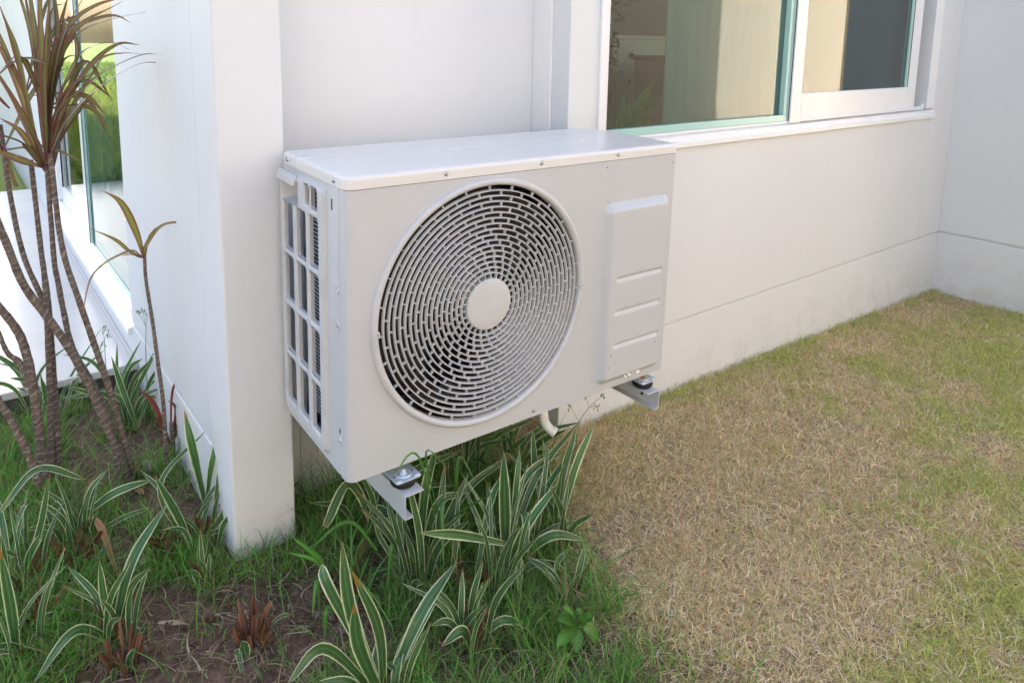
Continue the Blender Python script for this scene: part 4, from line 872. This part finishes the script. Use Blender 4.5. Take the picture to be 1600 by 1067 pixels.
# young cordyline with one thin stem
b = gp(259, 745); yc = thing('cordyline', 'young plant with one thin ringed stem and four curling leaves beside the side wall', 'plant', b); inv2 = Matrix.Translation(b).inverted(); Yb = b.y
stem([(260, 748), (256, 640), (247, 569), (238, 500), (228, 437), (226, 402)], [Yb, Yb, Yb, Yb, Yb, Yb], .0062, yc, inv2)
fo = MB()
for a, m1, m2, c_, wd in (((226, 405), (212, 360), (190, 318), (158, 297), 17), ((226, 405), (228, 385), (255, 352), (303, 347), 11), ((225, 402), (205, 395), (180, 375), (140, 357), 10), ((222, 400), (200, 393), (145, 430), (126, 512), 6), ((227, 405), (232, 375), (240, 360), (246, 355), 6), ((224, 404), (212, 400), (200, 398), (188, 400), 8)):
    leaf(fo, [at(*a, 1, Yb), at(*m1, 1, Yb - .01), at(*m2, 1, Yb - .03), at(*c_, 1, Yb - .05)], wd / 1000, 'cordy', fold=.3, n=20, col=(1.5, 1.5, 1.1), wave=.05)
o = fo.build('foliage', M_cord, yc, smooth=60); o.matrix_parent_inverse = inv2
b = gp(270, 715); rc = thing('red_leaved_shoot', 'low reddish-brown shoot with pointed leaves at the foot of the side wall', 'plant', b); inv3 = Matrix.Translation(b).inverted(); Yb = b.y; fo = MB()
for m1, c_, wd in (((240, 630), (213, 607), 13), ((270, 610), (291, 580), 7), ((285, 640), (317, 635), 11), ((290, 660), (313, 671), 9), ((250, 660), (238, 650), 10), ((265, 690), (242, 700), 9), ((275, 640), (262, 625), 8), ((282, 660), (300, 640), 9)):
    leaf(fo, [at(267, 695, 1, Yb), at(*m1, 1, Yb), at(*c_, 1, Yb - .02)], wd / 1000, 'cordy', fold=.4, n=12, wave=.04)
o = fo.build('foliage', M_redleaf, rc, smooth=60); o.matrix_parent_inverse = inv3
sb = MB(); S = spline([b - Vector((0, 0, .02)), at(270, 690, 1, Yb), at(268, 660, 1, Yb)], 8); sb.tube(S, .006, 8, vscale=70); o = sb.build('stem', M_stem, rc, smooth=60); o.matrix_parent_inverse = inv3

# ------------------------------------------------------------------ fallen leaves, twigs, stones
def fallen(label, a, m_, c_, wd, lift=.012, mt=None):
    mb = MB(); p = [gp(*a), gp(*m_), gp(*c_)]; p = [p[0] + Vector((0, 0, .006)), p[1] + Vector((0, 0, lift)), p[2] + Vector((0, 0, .008))]
    leaf(mb, p, wd / 1000, 'cordy', fold=.35, n=12, face=(-.1, -.3, 1), wave=.12); setp(mb.build('fallen_leaf', mt or M_dead, smooth=60), label, 'fallen leaf', 'fallen leaves in the bed')
fallen('long orange-brown curled leaf lying across the grass left of the bare soil', (185, 905), (155, 850), (120, 824), 15, .05)
fallen('short rust-brown leaf lying behind the stems', (158, 760), (145, 766), (128, 775), 18, .015)
fallen('tan leaf scrap at the foot of the ringed stems', (212, 768), (218, 772), (226, 778), 14, .01)
fallen('pale grey dry leaf flat on the soil in the middle', (247, 977), (270, 977), (296, 981), 9, .006, M_straw)
fallen('grey papery leaf half buried beside the brown stubs', (206, 900), (222, 885), (240, 870), 12, .01, M_straw)
fallen('brown dry leaf below the near bracket', (560, 880), (570, 862), (585, 845), 13, .02)
def lumps(label, px, py, s, name='stone', mt=None):
    p = gp(px, py); mb = MB(); nu, nv = 10, 14; vs = []; sd_ = random.random() * 99
    for i in range(nu + 1):
        for j in range(nv):
            th, phi = PI * i / nu, 2 * PI * j / nv; d = Vector((math.sin(th) * math.cos(phi), math.sin(th) * math.sin(phi), math.cos(th) * .6)); k = 1 + .35 * mn.noise(d * 1.6 + Vector((sd_, 0, 0))); vs.append(p + d * s * k + Vector((0, 0, s * .35)))
    mb.add(vs, [(i * nv + j, i * nv + (j + 1) % nv, (i + 1) * nv + (j + 1) % nv, (i + 1) * nv + j) for i in range(nu) for j in range(nv)])
    setp(mb.build(name, mt or M_stone, smooth=60), label, name)
M_stone = mat('pale_stone', (.34, .32, .29), .85, .2, 0, lambda t, b: t.links.new(ramp(t, noise(t, 60, 5), [(.3, (.2, .18, .15)), (.7, (.45, .42, .38))]), b.inputs['Base Color']))
lumps('flat pale stone just behind the foot of the ringed stems', 232, 732, .020)
lumps('brown lump of earth in the near lawn', 1033, 1018, .012, 'clod', M_soil)
lumps('rounded clod on the bare soil in front of the pillar', 330, 962, .018, 'clod', M_soil)
# loose straw and litter
n = 7000; x = RNG.uniform(-.6, .55, n); y = RNG.uniform(-.5, .30, n); k = inbed(x, y); x, y = x[k], y[k]; n = len(x); m = RNG.random((n, 1))
c = np.where(m < .5, np.array([[.34, .26, .18]]), np.where(m < .8, np.array([[.17, .11, .07]]), np.array([[.50, .44, .34]])))
o = blades('plant_litter', np.stack([x, y, zgv(x, y) + RNG.uniform(.004, .016, n)], 1), RNG.uniform(.015, .07, n), RNG.uniform(.0005, .002, n) * (1 + 1.6 * (RNG.random(n) < .08)), RNG.uniform(1.3, 1.6, n), c, 'dry straw and leaf scraps scattered over the soil', seg=4, droop=.12); o['category'] = 'plant litter'

# crumbs of earth
n = 5200; x = RNG.uniform(-.6, .5, n); y = RNG.uniform(-.5, .30, n); k = inbed(x, y) & (RNG.random(n) < .25 + .75 * np.exp(-(((x + .05) / .22) ** 2 + ((y - .08) / .16) ** 2))); x, y = x[k], y[k]; n = len(x)
r_ = RNG.uniform(.0012, .004, n) * (1 + 1.5 * (RNG.random(n) < .06)); base = np.array([[1, 0, 0], [-1, 0, 0], [0, 1, 0], [0, -1, 0], [0, 0, 1], [0, 0, -1], [.7, .7, .5], [-.7, .6, .4]]); 
Vc = (base[None] * (1 + RNG.uniform(-.35, .35, (n, 8, 3)))) * r_[:, None, None] * np.array([1, 1, .75]) + np.stack([x, y, zgv(x, y) + .006 + r_ * .3], 1)[:, None]
tri = [(6, 2, 4), (0, 6, 4), (0, 2, 6), (2, 7, 4), (7, 1, 4), (2, 1, 7), (1, 3, 4), (3, 0, 4), (2, 0, 5), (1, 2, 5), (3, 1, 5), (0, 3, 5)]
mb = MB(); mb.add([tuple(v) for v in Vc.reshape(-1, 3)], [tuple(int(8 * i + q) for q in t_) for i in range(n) for t_ in tri]); o = mb.build('soil_crumbs', M_soil); setp(o, 'loose crumbs of brown earth lying on the bare soil', 'soil', kind='stuff')

# ------------------------------------------------------------------ seen through the window
Yc = 2.35
a, b_ = at(960, 55, 1, Yc), at(1062, 58, 1, Yc); cw = .62
ch = thing('chest_of_drawers', 'dim white chest of drawers in the room behind the window glass', 'chest', (a.x, Yc, -.25)); inv = Matrix.Translation(ch.location).inverted()
def CP(o): o.matrix_parent_inverse = inv; return o
m = MB(); x0 = a.x; zt = a.z; m.box(x0, x0 + cw, Yc, Yc + .45, -.25, zt - .03); CP(m.build('body', M_white, ch, bevel=.004)); m = MB(); m.box(x0 - .02, x0 + cw + .02, Yc - .02, Yc + .46, zt - .03, zt); CP(m.build('top', M_white, ch, bevel=.008))
for k in range(5):
    z1_ = zt - .06 - k * .165; m = MB(); m.box(x0 + .03, x0 + cw - .03, Yc - .012, Yc + .001, z1_ - .15, z1_); d_ = CP(m.build('drawer', M_white, ch, bevel=.003))
    m = MB(); m.lathe([(.02, -.004), (.02, -.012), (.012, -.024)], (x0 + .15, Yc - .012, z1_ - .075), 1, 14); m.build('knob', M_shroud, d_)
m = MB(); bx = at(1010, 95, 1, Yc - .35); m.box(bx.x, bx.x + .5, Yc - .55, Yc - .25, -.2, bx.z); tb = m.build('toy_box', M_blue, bevel=.01); setp(tb, 'pale blue box with a pink rim standing before the chest indoors', 'toy box')
m = MB(); m.box(bx.x - .012, bx.x + .512, Yc - .562, Yc - .24, bx.z, bx.z + .03); m.box(bx.x - .012, bx.x + .02, Yc - .562, Yc - .55, bx.z - .35, bx.z); m.build('rim', M_pink, tb, bevel=.004)
m = MB(); m.box(bx.x + .2, bx.x + .28, Yc - .556, Yc - .55, bx.z - .2, bx.z - .1); m.build('panel', M_yel, tb, bevel=.01)
# straight hanging curtain
m = MB(); cv0 = 1.40; n = 160; vs = []
for i in range(n + 1):
    x_ = cv0 + (2.16 - cv0) * i / n; yy = .52 + .002 * math.sin(i * .55) + .001 * math.sin(i * 1.3)
    vs += [(x_, yy, -.2), (x_, yy, 2.6), (x_, yy + .004, 2.6), (x_, yy + .004, -.2)]
m.add(vs, [(4 * i + j, 4 * i + 4 + j, 4 * i + 4 + (j + 1) % 4, 4 * i + (j + 1) % 4) for i in range(n) for j in range(4)])
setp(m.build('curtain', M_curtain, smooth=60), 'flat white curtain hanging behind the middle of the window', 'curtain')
m = MB(); vs = []
for i in range(n + 1):
    y_ = 1.3 + 1.9 * i / n; xx = XC0 + .16 + .018 * math.sin(i * .5); vs += [(xx, y_, -.25), (xx, y_, 2.6), (xx + .004, y_, 2.6), (xx + .004, y_, -.25)]
m.add(vs, [(4 * i + j, 4 * i + 4 + j, 4 * i + 4 + (j + 1) % 4, 4 * i + (j + 1) % 4) for i in range(n) for j in range(4)])
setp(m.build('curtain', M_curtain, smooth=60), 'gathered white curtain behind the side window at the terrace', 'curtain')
m = MB(); m.box(2.165, 3.16, .50, .504, -.2, 2.6); setp(m.build('dark_pane_sheet', mat('dim_room_slate', (.11, .135, .145), .8, .2)), 'dark slate sheet added behind the right window pane in place of the dim room', 'dark sheet')  # added dark sheet, its colour stands in for the unlit room behind this pane
# indoor plant with a bound stem
pb = at(953, 60, 1, .75); t = thing('indoor_plant', 'leafy plant tied to a pale green pole just inside the window', 'plant', (pb.x, .75, -.25)); inv = Matrix.Translation(t.location).inverted()
m = MB(); q0, q1, q2 = at(941, 215, 1, .75), at(945, 120, 1, .75), at(953, 28, 1, .75); m.tube(spline([Vector((q0.x, .75, -.2)), q0, q1, q2], 20), .012, 12); o = m.build('moss_pole', M_gedge, t, smooth=60); o.matrix_parent_inverse = inv
fo = MB()
for i in range(90):
    zc = random.uniform(q1.z + .02, q2.z + .25); c0 = Vector((q2.x + random.uniform(-.03, .04), .75 + random.uniform(-.04, .04), zc)); d = Vector((random.uniform(-1, 1), random.uniform(-1, 1), random.uniform(-.4, .7))).normalized() * random.uniform(.02, .05)
    leaf(fo, [c0, c0 + d * .5, c0 + d], .012, 'oval', n=6)
for tx, ty in ((973, 150), (1025, 122), (1037, 140), (980, 155), (1010, 165), (960, 180), (1000, 170)):
    e = at(tx, ty, 1, .58); r0 = at(random.uniform(960, 1010), 235, 1, .58); leaf(fo, [r0, r0.lerp(e, .5) + Vector((0, 0, .01)), e], .034, 'strap', n=10, col=(2.2, 2.2, 1.5))
o = fo.build('foliage', M_tree, t, smooth=60); o.matrix_parent_inverse = inv
